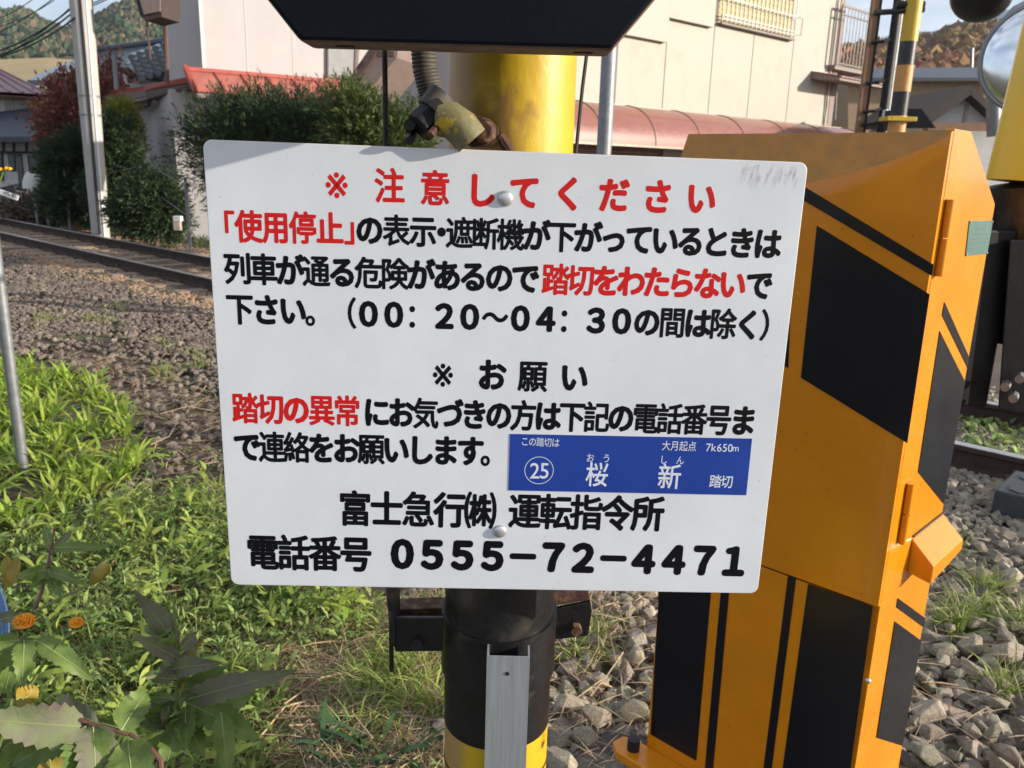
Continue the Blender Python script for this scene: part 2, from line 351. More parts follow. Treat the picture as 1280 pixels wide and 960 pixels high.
rocks_bulk('small_stones', pts, szs, M_STONE, bed, kind='stuff')
# track
track = thing('railway_track', TR(0, .56, -.15), None, None, kind='structure')
prof = [(-.0325, 0), (-.028, .004), (.028, .004), (.0325, 0), (.0325, -.028), (.008, -.04), (.008, -.105), (.06, -.122), (.06, -.132), (-.06, -.132), (-.06, -.122), (-.008, -.105), (-.008, -.04), (-.0325, -.028)]
for q in (0, 1.115):
    mb = MB(); T0, T1 = -32, 14
    a = [TR(T0, q+u_, v_) for u_, v_ in prof]; n = len(prof)
    b = [TR(T1, q+u_, v_) for u_, v_ in prof]
    mb.add(a+b, [(i, (i+1) % n, (i+1) % n+n, i+n) for i in range(n)]+[tuple(range(n))[::-1], tuple(range(n, 2*n))])
    mb.mi = [1 if i in (0, 1, 2) else 0 for i in range(n)]+[0, 0]
    B('rail', mb, [M_RAILS, M_RAILT], track)
smesh = None; t = -25.0; clipmesh = None
while t < 12:
    c = TR(t, .56, -.132)
    if smesh is None:
        mb = MB().box(c-NT*1.0-D*.1-Z1*.14, NT*2.0, D*.2, Z1*.139); o = B('sleeper', mb, M_SLEEP, track, bevel=.008); smesh = o.data; oo = c
        mb = MB()
        for q in (-.075, .055): mb.box(TR(t, q, -.131)-D*.04, NT*.035, D*.08, Z1*.03); mb.tube([TR(t, q+.017, -.11), TR(t, q+.017, -.065)], .012, 6)
        o = B('rail_fastening', mb, M_RUST, track); clipmesh = o.data
        o = bpy.data.objects.new('rail_fastening', clipmesh); o.parent = track; o.location = Vector(NT*1.115); COL.objects.link(o)
    else:
        for me_, q in ((smesh, 0), (clipmesh, 0), (clipmesh, 1.115)):
            o = bpy.data.objects.new('sleeper' if me_ is smesh else 'rail_fastening', me_); o.parent = track; o.location = Vector(c-oo+NT*q)
            if me_ is smesh: bv = o.modifiers.new('bevel', 'BEVEL'); bv.width = .008
            COL.objects.link(o)
    t += .64
mb = MB().box(TR(1.05, -.045, -.10), D*.5, NT*.018, Z1*.06)
for i in range(4): mb.tube([TR(1.12+.12*i, -.07, -.07), TR(1.12+.12*i, -.03, -.07)], .014, 6)
B('rail_joint_plate', mb, M_RUST, track)
# bonding cable at the joint
B('bond_cable', MB().tube([TR(.95, -.06, -.09), TR(1.05, -.12, -.05), TR(1.3, -.14, -.12), TR(1.5, -.12, -.05), TR(1.62, -.06, -.09)], .012, 6), M_STRAW, track, smooth=True)
def okL(x, y):
    q = (x-PB[0])*NT[0]+(y-PB[1])*NT[1]; u_, v_ = PX((x, y, -.15))
    return q < 2.4 and u_ < 560 and u_ > -330 and v_ < 660 and not inpoly(u_, v_, G1) and (not inpoly(u_, v_, DRY) or random.random() < .3)
pl_ = scatter(125000, (-14, -.2), (3.0, 19), okL)
tan, brn = [], []
for x, y in pl_:
    q = (x-PB[0])*NT[0]+(y-PB[1])*NT[1]
    if q > 0.6 and y > 12 and random.random() < .4: continue
    (tan if q > -.55-.35*random.random() else brn).append((x, y, q))
for lst, m_, nm in ((tan, M_STONET, 'track_gravel'), (brn, M_STONEB, 'shoulder_gravel')):
    P_ = np.array([(x, y, -.145+(-.012 if q > -.7 else .05*max(0, noise.noise((x*.9, y*.9, 7)))+.01)) for x, y, q in lst])
    s_ = rng.uniform(.04, .085, len(lst)) if nm[0] == 's' else rng.uniform(.035, .065, len(lst)); rocks_bulk(nm, P_, s_, m_, bed, kind='stuff')
# crossing rubber panel (right edge of the picture)
pc = GZ(1243, 613, -.02); cw = thing('rubber_crossing_mat', (pc[0]+.6, pc[1]-.3, -.15), 'dark rubber crossing panel with a hexagon tread beside the near rail', 'crossing mat')
B('slab', MB().box(V(pc[0], pc[1], -.25), D*1.6, NT*.40, Z1*.235), M_RUBB, cw, bevel=.01)
hexm = None
for i in range(6):
    for j in range(3):
        c = V(pc[0], pc[1], -.0155)+D*(.10+.13*i+(.065 if j % 2 else 0))+NT*(.08+.112*j)
        if hexm is None:
            mb = MB().prism([c+.058*(D*math.cos(a)+NT*math.sin(a)) for a in (math.pi/6+k*math.pi/3 for k in range(6))], Z1*.007)
            o = B('tread_tile', mb, M_RUBB, cw); hexm = o.data; hc = c
        else:
            o = bpy.data.objects.new('tread_tile', hexm); o.parent = cw; o.location = Vector(c-hc); COL.objects.link(o)
# ================================================================== NOTICE BOARD
sn = V(math.sin(math.radians(2)), -math.cos(math.radians(2)), 0)
SP = (V(0, .855, 1.2), sn)
def sg(x, y, lift=0): return PL(x, y, SP)+sn*lift
c4 = [sg(*q) for q in ((253, 174), (1010.5, 203), (947, 742), (289, 731))]
sign = thing('notice_board', (c4[2]+c4[3])/2, 'white rectangular notice board with red and black Japanese lettering, bolted to the striped post', 'sign')
def rounded(c, rad, n=6):
    out = []
    for i in range(4):
        p = c[i]; a = c[i-1]-p; b = c[(i+1) % 4]-p; a /= np.linalg.norm(a); b /= np.linalg.norm(b)
        ctr = p+(a+b)*rad
        for k in range(n+1):
            th = k/n*math.pi/2; out.append(ctr-b*rad*math.cos(th)-a*rad*math.sin(th))
    return out
mb = MB().prism(rounded(c4, .009), -sn*.003); mb.mi = [0, 0]+[1]*(len(mb.f)-2)
for i, f_ in enumerate(mb.f[:2]): mb.mi[i] = 0
B('plate', mb, [M_SIGN, M_EDGE], sign, bevel=.0008)
for (x, y, r_) in ((632, 248, .0076), (625, 664, .0072)):
    c = sg(x, y); B('rivet', MB().dome(c+sn*.0012, sn, r_, .0030, 20, 5), M_ALUD, sign, smooth=True)
    B('washer', MB().tube([c, c+sn*.0012], r_*1.04, 20), M_ALU, sign)
# scuffs near the top right corner
mb = MB()
for i in range(46):
    x = random.uniform(925, 998); y = random.uniform(203, 222)+(x-925)*.03; l = random.uniform(4, 16)
    a, b = sg(x, y, .0003), sg(x-l*.3, y+l, .0003); wv = V(.00028, 0, 0); mb.add([a, a+wv, b+wv, b], [(0, 3, 2, 1)])
B('scuff_marks', mb, mat('scuffed enamel', (.38, .38, .38), .6), sign)
# lettering ------------------------------------------------------------
_tcache = {}
def glyph(ch, bold):
    k = (ch, bold)
    if k not in _tcache:
        cu = bpy.data.curves.new('t', 'FONT'); cu.body = ch; cu.size = 1; cu.offset = bold; cu.resolution_u = 3; cu.align_x = 'LEFT'
        o = bpy.data.objects.new('t', cu); COL.objects.link(o)
        dg = bpy.context.evaluated_depsgraph_get(); me = bpy.data.meshes.new_from_object(o.evaluated_get(dg))
        vs = np.array([tuple(v_.co) for v_ in me.vertices]).reshape(-1, 3); fs = [tuple(p.vertices) for p in me.polygons]
        bpy.data.objects.remove(o); bpy.data.curves.remove(cu); bpy.data.meshes.remove(me); _tcache[k] = (vs, fs)
    return _tcache[k]
REF = {}
def emref():     # em box of a full-width glyph in the default font: width 1 em, find centre from a square glyph
    vs, _ = glyph('\u56fd', 0); return (vs[:, 0].min()+vs[:, 0].max())/2, (vs[:, 1].min()+vs[:, 1].max())/2, (vs[:, 0].max()-vs[:, 0].min())
EX, EY, EW = emref()
def write(mb, text, x0, y0, x1, y1, ew, eh, bold=.03, lift=.00008, sx=1):
    n = len(text)
    for i, ch in enumerate(text):
        if ch in ' \u3000': continue
        k = i/(n-1) if n > 1 else 0; cx, cy = x0+(x1-x0)*k, y0+(y1-y0)*k
        c = sg(cx, cy, lift); ex = sg(cx+10, cy+.26, lift)-c; ex /= np.linalg.norm(ex); ey = Z1-ex*ex[2]; ey /= np.linalg.norm(ey)
        mw = (.95 if '\u3040' <= ch < '\u3100' else .91)*np.linalg.norm(sg(cx+ew/2, cy)-sg(cx-ew/2, cy)); mh = np.linalg.norm(sg(cx, cy+eh/2)-sg(cx, cy-eh/2))
        vs, fs = glyph(ch, 0)
        if len(vs) == 0: continue
        bd1 = bold if lift > .0005 else .005 if ch == '※' else bold*2.0 if '\uff10' <= ch <= '\uff19' else bold*1.65 if ('\u3040' <= ch < '\u3100' or ch in '－') else bold*1.15 if ch in '行士下示止切方号令の所土車列使用' else bold*.95; shr = 1.03-bd1*1.2 if ch != '※' else 1.3
        kx = mw/EW*(1.12 if ch in '\uff10\uff11\uff12\uff13\uff14\uff15\uff16\uff17\uff18\uff19' else 1)*sx; ky = mh/EW
        wsx = 1/max(.6, kx/ky)
        for q, (dx, dy) in enumerate([(math.cos(a)*bd1, math.sin(a)*bd1) for a in [k_*math.pi/4 for k_ in range(8)]]+[(0, 0)]):
            cc = c+sn*.000012*q
            mb.add([cc+ex*(v_[0]-EX+dx*wsx)*kx*shr+ey*(v_[1]-EY+dy)*ky*shr for v_ in vs], fs)
def line(m_, segs, name='lettering', **kw):
    for s_ in segs: mb = MB(); write(mb, *s_, **kw); B(name, mb, m_, sign)
BD = .026
line(M_RED, [(c, x, y, x, y, 35, 38) for c, x, y in zip('※注意してください', (430, 487, 544, 601.5, 656, 711, 767.5, 822, 876.5), (230.5, 233, 236, 238.5, 241, 243, 244.5, 246.5, 248.5))], bold=BD)
line(M_RED, [('「', 277, 284, 277, 284, 31, 34), ('使用停止', 311, 284, 412.4, 286.5, 32, 35), ('」', 447, 287, 447, 287, 31, 34)], bold=BD)
line(M_BLK, [('の表示', 462, 288, 529, 290, 32, 34), ('・', 552, 291, 552, 291, 32, 34), ('遮断機が下がっているときは', 574.5, 292, 959.5, 305.5, 32, 34)], bold=BD)
line(M_BLK, [('列車が通る危険があるので', 297, 336.5, 657, 348.5, 32.5, 34)], bold=BD)
line(M_RED, [('踏切をわたらない', 694.6, 350, 915.6, 356, 32, 34)], bold=BD)
line(M_BLK, [('で', 949, 357, 949, 357, 31, 33)], bold=BD)
line(M_BLK, [('下さい', 300, 387, 366, 389, 32, 34), ('。', 398, 391, 398, 391, 31, 32), *[(c_, 429+31.65*k_, 392+.912*k_, 429+31.65*k_, 392+.912*k_, 31, 33) for k_, c_ in enumerate('（００：２０～０４：３０の間は除く）')]], bold=BD)
line(M_BLK, [('※', 562, 468, 562, 468, 32, 34), ('お', 615, 469.5, 615, 469.5, 33, 35), ('願', 666, 471, 666, 471, 34, 34), ('い', 717.7, 472.3, 717.7, 472.3, 33, 34)], bold=BD)
line(M_RED, [('踏切の異常', 306.7, 511, 434, 514.5, 31, 33)], bold=BD)
line(M_BLK, [('にお気づきの方は下記の電話番号ま', 471, 516, 929, 526.5, 30.5, 33)], bold=BD)
line(M_BLK, [('で連絡をお願いします', 309, 559, 588, 564.5, 31, 33), ('。', 617, 566, 617, 566, 30, 32)], bold=BD)
line(M_BLK, [('富士急行', 444, 636.5, 562.5, 638.5, 38, 38), ('㈱', 600.5, 639, 600.5, 639, 37, 40), ('運転指令所', 656, 640, 810, 643, 38, 38)], bold=BD+.002)
line(M_BLK, [('電話番号', 328.7, 691, 445, 693.5, 38, 38), ('０５５５－７２－４４７１', 503, 693, 917.5, 702, 37, 38)], bold=BD+.004)
q4 = [sg(*q, .0005) for q in ((637.5, 542.3), (940, 548.2), (932.7, 618.7), (635.5, 612.7))]
B('sticker', MB().prism(q4, -sn*.0004), M_BLUE, sign)
for bd, segs in ((.004, [('この踏切は', 656, 551.8, 694.5, 553.4, 8.8, 9.6), ('大月起点', 832.7, 557, 865, 558, 9.8, 10.6), ('おう', 737.7, 572.3, 758, 572.9, 9, 9.5), ('しん', 829.5, 574.5, 850, 575.2, 9, 9.5), ('7k650m', 885.5, 559.2, 919.5, 560, 12, 12)]),
                 (.012, [('桜', 746, 593.5, 746, 593.5, 26, 26), ('新', 836.7, 596, 836.7, 596, 27, 27), ('踏切', 894, 601.7, 908.5, 602.2, 14, 14)]),
                 (.006, [('25', 668.5, 588.2, 680.5, 588.4, 24, 25)])):
    for s_ in segs:
        mb = MB()
        if s_[0] in ('7k650m', '25'):
            # half-width characters: centre each on its own place
            txt = s_[0]
            for i, ch in enumerate(txt):
                k = i/(len(txt)-1); cx = s_[1]+(s_[3]-s_[1])*k; cy = s_[2]+(s_[4]-s_[2])*k; vs, fs = glyph(ch, bd)
                hx = (vs[:, 0].min()+vs[:, 0].max())/2; h_ = glyph('7' if ch not in '25' else ch, bd)[0]; hy = (h_[:, 1].min()+h_[:, 1].max())/2
                c = sg(cx, cy, .00058); ex = sg(cx+10, cy+.2, .00058)-c; ex /= np.linalg.norm(ex); ey = Z1-ex*ex[2]; k_ = s_[5]*.000824/EW*(.98 if ch != 'm' else .85)
                mb.add([c+ex*(v_[0]-hx)*k_+ey*(v_[1]-hy)*k_*1.1 for v_ in vs], fs)
        else: write(mb, *s_, bold=bd, lift=.00058)
        B('sticker_lettering', mb, M_WHT, sign)
    if bd == .006:
        mb = MB()
        c = sg(673.8, 587.8, .00058); pts = []
        for k in range(40):
            a0, a1 = 2*math.pi*k/40, 2*math.pi*(k+1)/40; ex = V(1, sn[0], 0)
            ps = [c+(ex*math.cos(a)+Z1*math.sin(a))*r_ for a, r_ in ((a0, .0153), (a1, .0153), (a1, .0160), (a0, .0160))]; mb.add(ps, [(0, 1, 2, 3)])
        B('number_ring', mb, M_WHT, sign)
# ================================================================== STRIPED POST behind the board
PC = V(-.0085, .972); PR = .0698
post = thing('striped_post', (PC[0], PC[1], -.2), 'thick black and yellow striped steel post directly behind the notice board', 'post')
def cyl_band(z0, z1, r=PR, n=48, tz=0): return MB().tube([V(PC[0], PC[1], z0), V(PC[0], PC[1], (z0+z1)/2), V(PC[0], PC[1], z1)], r, n)
zb = PL(617, 938, (V(0, PC[1]-PR, 0), V(0, -1, 0)))[2]
zt = PL(640, 300, (V(0, PC[1]-PR, 0), V(0, -1, 0)))[2]
M_YELR = M_YEL.copy(); M_YELR.name = 'yellow post paint with rust stain'; _N = M_YELR.node_tree.nodes; _L = M_YELR.node_tree.links.new
_b = _N['Principled BSDF']; _src = _b.inputs['Base Color'].links[0].from_socket
_fl = AT(612, 165, .905)-V(PC[0], PC[1], -.2)
_t = _N.new('ShaderNodeTexCoord'); _n = _N.new('ShaderNodeTexNoise'); _n.inputs['Scale'].default_value = 38; _n.inputs['Detail'].default_value = 6; _L(_t.outputs['Object'], _n.inputs[0])
_d = _N.new('ShaderNodeVectorMath'); _d.operation = 'DISTANCE'; _d.inputs[1].default_value = tuple(_fl); _L(_t.outputs['Object'], _d.inputs[0])
_a = _N.new('ShaderNodeMath'); _a.operation = 'MULTIPLY_ADD'; _a.inputs[1].default_value = .11; _L(_n.outputs[0], _a.inputs[0]); _L(_d.outputs['Value'], _a.inputs[2])
_m = _N.new('ShaderNodeMapRange'); _m.inputs[1].default_value = .078; _m.inputs[2].default_value = .105; _m.inputs[3].default_value = .75; _m.inputs[4].default_value = 0; _L(_a.outputs[0], _m.inputs[0])
_x = _N.new('ShaderNodeMixRGB'); _x.inputs[2].default_value = (.24, .11, .025, 1); _L(_m.outputs[0], _x.inputs[0]); _L(_src, _x.inputs[1])
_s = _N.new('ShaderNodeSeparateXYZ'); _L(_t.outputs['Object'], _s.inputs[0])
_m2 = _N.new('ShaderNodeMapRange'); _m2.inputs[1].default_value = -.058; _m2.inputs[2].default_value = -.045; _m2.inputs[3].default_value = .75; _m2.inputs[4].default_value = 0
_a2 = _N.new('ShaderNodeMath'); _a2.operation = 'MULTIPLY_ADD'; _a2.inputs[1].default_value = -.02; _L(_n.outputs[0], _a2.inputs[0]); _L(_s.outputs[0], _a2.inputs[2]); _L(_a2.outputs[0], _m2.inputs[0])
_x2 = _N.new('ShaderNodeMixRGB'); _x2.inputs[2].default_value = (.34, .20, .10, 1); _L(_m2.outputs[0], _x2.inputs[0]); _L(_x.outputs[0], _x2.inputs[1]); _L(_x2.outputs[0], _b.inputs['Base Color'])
B('pipe', cyl_band(-.2, 2.6, PR), M_YELR, post, smooth=True)
B('black_band', cyl_band(zb, zt, PR+.0008), M_PBLK, post, smooth=True)
B('rust_ring', cyl_band(zb-.060, zb-.056, PR+.0009), M_RUST, post, smooth=True)
B('black_band', cyl_band(-.15, zb-.30, PR+.0008), M_PBLK, post, smooth=True)
# clamp around the post with ears and bolts, standing on the post (part of the board's mounting)
fp = (V(0, PC[1]-PR, 0), V(0, -1., 0))
clamp = thing('pipe_clamp', (PC[0], PC[1]-PR, .74), 'black steel clamp with bolted ears wrapped round the post below the board', 'clamp')
zc1 = PL(617, 802, fp)[2]; zc0 = PL(617, 880, fp)[2]
mb = MB(); rows = []
for i, z in enumerate((0, 1)):
    pass
n = 40; ang = [math.pi*1.5+(k/n-.5)*math.pi*1.06 for k in range(n+1)]
def cl(a, r, z): return V(PC[0]+r*math.cos(a), PC[1]+r*math.sin(a), z)
def ztop(k):  # the strap's top edge is bent up towards the ears
    s_ = abs(k/n-.5)*2; return zc1+.012*s_**2
for r0, r1 in ((PR+.001, PR+.005),):
    A = [cl(a, r1, zc0+.012) for a in ang]; Bt = [cl(a, r1, ztop(k)) for k, a in enumerate(ang)]
    Ct = [cl(a, r0, ztop(k)) for k, a in enumerate(ang)]; Cb = [cl(a, r0, zc0+.012) for a in ang]
    mb.grid([A, Bt, Ct, Cb, A])
B('strap', mb, M_PBLK, clamp, smooth=True)
# left ear: angle plate and back plate
yE = .965
el4 = [AT(x, y, yE-.03) for x, y in ((493, 772), (555, 772), (553, 814), (494, 815))]
B('ear', MB().prism(el4, V(0, .005, 0)), M_PBLK, clamp, bevel=.001)
el4 = [AT(x, y, yE+.02) for x, y in ((492, 762), (556, 760), (556, 772), (492, 774))]
B('ear', MB().prism(el4, V(0, .03, 0)), M_RUST, clamp, bevel=.001)
el4 = [AT(x, y, yE-.034) for x, y in ((482, 734), (493, 736), (494, 812), (488, 800))]
B('side_plate', MB().prism(el4, V(0, .05, 0)), M_DARK, clamp, bevel=.001)
c = AT(522, 803, yE-.031); B('bolt', MB().tube([c, c+V(0, -.008, 0)], .0085, 6), M_DARK, clamp)
# right ear
el4 = [AT(x, y, yE+.02) for x, y in ((689, 762), (738, 752), (740, 764), (735, 795), (692, 800))]
B('ear', MB().prism(el4, V(0, .006, 0)), M_PBLK, clamp, bevel=.001)
el4 = [AT(x, y, yE+.02) for x, y in ((687, 745), (736, 741), (738, 750), (689, 758))]
B('ear', MB().prism(el4, V(0, .05, 0)), M_RUST, clamp, bevel=.001)
c = AT(720, 784, yE+.018); B('bolt', MB().tube([c, c+V(0, -.012, 0)], .0075, 6), M_RUST, clamp)
el4 = [AT(x, y, yE-.02) for x, y in ((683, 778), (691, 776), (690, 818), (681, 815))]
B('side_plate', MB().prism(el4, V(0, .04, 0)), M_PBLK, clamp, bevel=.001)
# grey channel in front of the post
yf = PC[1]-PR-.0295
ch = thing('steel_channel', (PC[0]-.005, yf, -.1), 'plain grey steel U channel standing upright against the front of the post', 'channel')
tl, tr_ = AT(608.5, 822, yf), AT(662.5, 820, yf); X0, X1, ZT = tl[0], tr_[0], (tl[2]+tr_[2])/2
mb = MB(); tk = .0022; ybk = yf+.026
pts = [(X0, yf), (X1, yf), (X1, ybk), (X1-tk, ybk), (X1-tk, yf+tk), (X0+tk, yf+tk), (X0+tk, ybk), (X0, ybk)]
mb.add([V(x, y, -.1) for x, y in pts]+[V(x, y, ZT) for x, y in pts], [(i, (i+1) % 8, (i+1) % 8+8, i+8) for i in range(8)]+[(8, 9, 12, 13), (9, 10, 11, 12), (13, 14, 15, 8)])
B('web', mb, M_ALU, ch)
c = AT(634, 842, yf); B('screw_hole', MB().tube([c+V(0, .0005, 0), c-V(0, .0006, 0)], .0026, 12), M_DARK, ch)
# thin vertical rod left of the post
a = AT(481.5, 120, .965); rod = MB().tube([V(a[0], .965, .80), V(a[0], .965, 2.3)], .0030, 8)
B('steel_rod', rod, M_DARK, None, smooth=True, label='thin dark vertical rod left of the striped post, rising behind the board', cat='rod')
# ================================================================== BLACK BOARD above
bf, bb = .745, .793
def bpt(x, y, Yd): return AT(x, y, Yd)
bx0, bx1 = bpt(375, 58, bf)[0], bpt(766, 58, bf)[0]; bz = bpt(570, 57, bf)[2]
cxm = (bx0+bx1)/2; hw = (bx1-bx0)/2; out_ = hw+.17; 
oct_ = [(bx0, bz), (bx1, bz), (cxm+out_, bz+.205), (cxm+out_, bz+.42), (bx1, bz+.62), (bx0, bz+.62), (cxm-out_, bz+.42), (cxm-out_, bz+.205)]
bd_ = thing('signal_backboard', (cxm, bf, bz), 'large black octagonal signal backboard above the white notice board', 'signal board')
mb = MB().prism([V(x, bf, z) for x, z in oct_], V(0, bb-bf, 0)); mb.mi = [0, 0]+[1]*8
B('panel', mb, [M_BOARD, M_RUSTE], bd_, bevel=.004)
for zz in (.22, .40):
    c = V(cxm, bf, bz+zz); B('lamp_lens', MB().dome(c, V(0, -1, 0), .06, .02), mat('red lens', (.25, .01, .01), .2), bd_, smooth=True)
for xx in (-.105, .10): 
    c = V(cxm+xx, (bf+bb)/2-.006, bz); B('drain_slot', MB().box(c-Z1*.0012, V(.016, 0, 0), V(0, .007, 0), Z1*.001), M_DARK, bd_)
# fixing arm from the post to the board
B('mounting_arm', MB().box(V(-.02, bb, 1.95), V(.04, 0, 0), V(0, .12, 0), V(0, 0, .04)), M_DARK, bd_)
# ================================================================== CONDUIT and elbow
cond = thing('flexible_conduit', AT(535, 140, .87), 'ribbed grey flexible conduit bending into a rusty coupling on the yellow post', 'conduit')
path = []
ctl = [(528, 30), (529, 60), (531, 85), (536, 107), (541, 124), (544, 134)]
for i in range(len(ctl)-1):
    for k in range(10):
        t = k/10; path.append((ctl[i][0]*(1-t)+ctl[i+1][0]*t, ctl[i][1]*(1-t)+ctl[i+1][1]*t))
pth = [AT(x, y, .895) for x, y in path]; rad = [.0118+.0013*math.sin(i*math.pi/1.5) for i in range(len(pth))]
pp2, rr2 = [], []
for i in range(len(pth)-1):
    for k in range(4):
        pp2.append(pth[i]*(1-k/4)+pth[i+1]*k/4); rr2.append(.0117+.0012*abs(math.sin((i*4+k)*math.pi/8)))
B('ribbed_hose', MB().tube(pp2, rr2, 20), M_COND, cond, smooth=True)
a, b = AT(537, 150, .885), AT(566, 140, .905)
B('coupling_nut', MB().tube([AT(524, 160, 0.855), AT(540, 146, 0.862)], .0165, 8), M_DARK, cond, bevel=.001)
B('coupling_ring', MB().tube([AT(541, 150, 0.858), AT(553, 142, 0.863)], [.019, .0185], 20), M_DARK, cond, smooth=True)
B('collar', MB().tube([AT(538, 138, 0.863), AT(553, 118, 0.868)], .0145, 16), M_COND, cond, smooth=True)
B('elbow', MB().tube([AT(550, 148, 0.858), AT(562, 149, 0.856), AT(577, 160, 0.854), AT(590, 176, 0.855)], [.0175, .0175, .018, .017], 18), mat('chipped yellow grey paint', (.17, .15, .07), .55, scale=45, col2=(.5, .36, .02), thr=(.40, .45), bump=.4, bscale=100), cond, smooth=True)
B('stud', MB().tube([AT(538, 169, 0.838), AT(547, 158, 0.847)], .0042, 8), M_RUST, cond)
B('hook', MB().tube([AT(512, 156, 0.855), AT(516, 166, .88), AT(512, 176, 0.845)], [.006, .006, .0045], 8), M_DARK, cond)
fl = AT(606, 167, .893)
B('flange', MB().prism([AT(x, y, .892) for x, y in ((572, 137), (612, 149), (623, 160), (624, 176), (612, 183), (588, 184), (575, 172))], V(0, .004, 0)), M_RUST, cond, bevel=.001)
B('rusty_bolt', MB().tube([AT(607, 166, .892), AT(604, 164, .872)], [.0125, .0105], 7), M_RUST, cond, bevel=.002)
B('weld_rim', MB().tube([AT(624, 168, .895), AT(630, 178, .897), AT(637, 188, .899)], [.004, .006, .005], 8), M_RUST, cond, smooth=True)
# slack black cable right of the post
B('black_cable', MB().tube([AT(737, 40, 1.05), AT(728, 110, 1.05), AT(720, 190, 1.05), AT(716, 300, 1.05)], .0022, 8), M_WIRE, None, smooth=True, label='thin black cable hanging beside the right edge of the yellow post', cat='cable')
# ================================================================== BARRIER CABINET
F1 = (Pr0, -NT); S1 = (Pr0+D*.003, D)
cab = thing('barrier_cabinet', (Pr0[0]-.2, Pr0[1]+.25, -.02), 'orange barrier machine cabinet with black stripes behind the right edge of the notice board', 'cabinet')
def cf(t, e, z): return V(*(Pr0+D*t+NT*e)[:2], z)       # t along the front (left is negative), e depth, z height
TOPZ = 1.513; CW = .436; ZM = .783; ZB = .0
sp = [(.014, TOPZ+.004), (.093, TOPZ+.004), (.291, 1.411), (.291, .865), (.291, ZM), (.012, ZM)]
B('side_panel', MB().prism([cf(0, e, z) for e, z in sp], -D*.012), M_ORG, cab, bevel=.0015)
B('side_panel', MB().prism([cf(-CW+.012, e, z) for e, z in [(.04, TOPZ-.002), (.011, 1.44), (.011, ZM), (.28, ZM), (.28, 1.40), (.093, TOPZ-.002)]], -D*.012), M_ORG, cab, bevel=.0015)
B('upper_case', MB().prism([cf(-.0122, e, z) for e, z in ((.048, TOPZ-.001), (.094, TOPZ-.001), (.289, 1.409), (.289, ZM), (.014, ZM), (.014, 1.415), (.048, 1.49))], -D*(CW-.0122)), M_ORG, cab, bevel=.0015)
B('lower_case', MB().prism([cf(-.0004, e, z) for e, z in ((.012, ZB), (.012, ZM-.002), (.291, ZM-.002), (.291, ZB))], -D*(CW-.028)), M_ORG, cab, bevel=.0015)
# upper door: sheet whose top bends back, less towards the right hand corner
rows = []; nu, nv = 40, 40
def vfold(u): return 1-.004-.10*min(1, (1-u)/.45)**.8*(1.2-.2*min(1, (1-u)/.45)) if u < 1 else .996
def dpos(u, v, ext=0):
    vf = vfold(u); v = v/.86*vf if v <= .86 else vf+(v-.86)/.14*(1-vf)
    z = ZM+(TOPZ-ZM)*v; e = 0
    if v > vf: e = (v-vf)*(TOPZ-ZM)*.5
    return cf(-CW-.004+(CW+.004)*u, min(e, .11)+ext, z)
vv = [i/24*.86 for i in range(25)]+[.86+.14*i/24 for i in range(1, 25)]
mb = MB(); front = [[dpos(u/nu, v) for u in range(nu+1)] for v in vv]; nu_ = nu+1
mb.grid(front); nb = len(mb.v)
mi = []
for i in range(len(vv)-1):
    for j in range(nu): mi.append(1 if vv[i] >= .8599 else 0)
mb.mi = mi
back = [[dpos(u/nu, v, .010) for u in range(nu+1)] for v in vv]
rim = [front[0], back[0]]; mb.grid([back[0], front[0]]); mb.grid([front[-1], back[-1]])
mb.grid([[r_[0] for r_ in front], [r_[0] for r_ in back]]); mb.grid([[r_[-1] for r_ in back], [r_[-1] for r_ in front]])
B('upper_door', mb, [M_ORG, M_ORGW], cab, smooth=True)
B('lower_door', MB().box(cf(-CW+.033, .0, ZB+.03), D*(CW-.052), NT*.010, Z1*(ZM-.004-ZB-.03)), M_ORG, cab, bevel=.001)
# black stripes
def stripe(name, pts, pl, m_=M_CBLK):
    return B(name, MB().prism([PL(x, y, off(pl, .0012)) for x, y in pts], -pl[1]*.001), m_, cab)
def F(*pts): return stripe('stripe', pts, F1)
S0 = (cf(0, 0, 0), D)
F((980, 218), (1167, 331), (1165, 345), (980, 236))
F((1021, 282), (1162, 368), (1134, 554), (1001, 472))
F((930, 222), (992, 262), (985, 460), (916, 418))
F((826, 700), (890, 722), (870, 951), (813, 918))
F((904, 705), (914, 709), (889, 985), (879, 982))
F((985, 719), (995, 722), (960, 996), (950, 993))
F((1010, 730), (1091, 758), (1061, 975), (974, 990))
def Sd(*pts): return stripe('stripe', pts, S0)
Sd((1181, 378), (1211, 445), (1210, 460), (1178, 394))
Sd((1175, 414), (1206.5, 477), (1180, 630), (1148, 590))
Sd((1123, 748), (1157, 773), (1155, 784), (1121, 759))
Sd((1119, 777), (1152, 801), (1128, 932), (1096, 922))
# hinges
for (xa, ya, yb) in ((1183, 249, 344), (1134, 603, 678)):
    a = PL(xa, ya, S0)+D*.006; b = V(a[0], a[1], PL(xa-12, yb, S0)[2])
    mid = (a+b)/2
    B('hinge', MB().tube([a, mid+Z1*.0008], .0065, 14), M_ORG, cab, smooth=True)
    B('hinge', MB().tube([mid-Z1*.0008, b], .0065, 14), M_ORG, cab, smooth=True)
    B('hinge_leaf', MB().box(a-D*.006+NT*.002, D*.0025, NT*.022, (b-a)), M_ORG, cab)
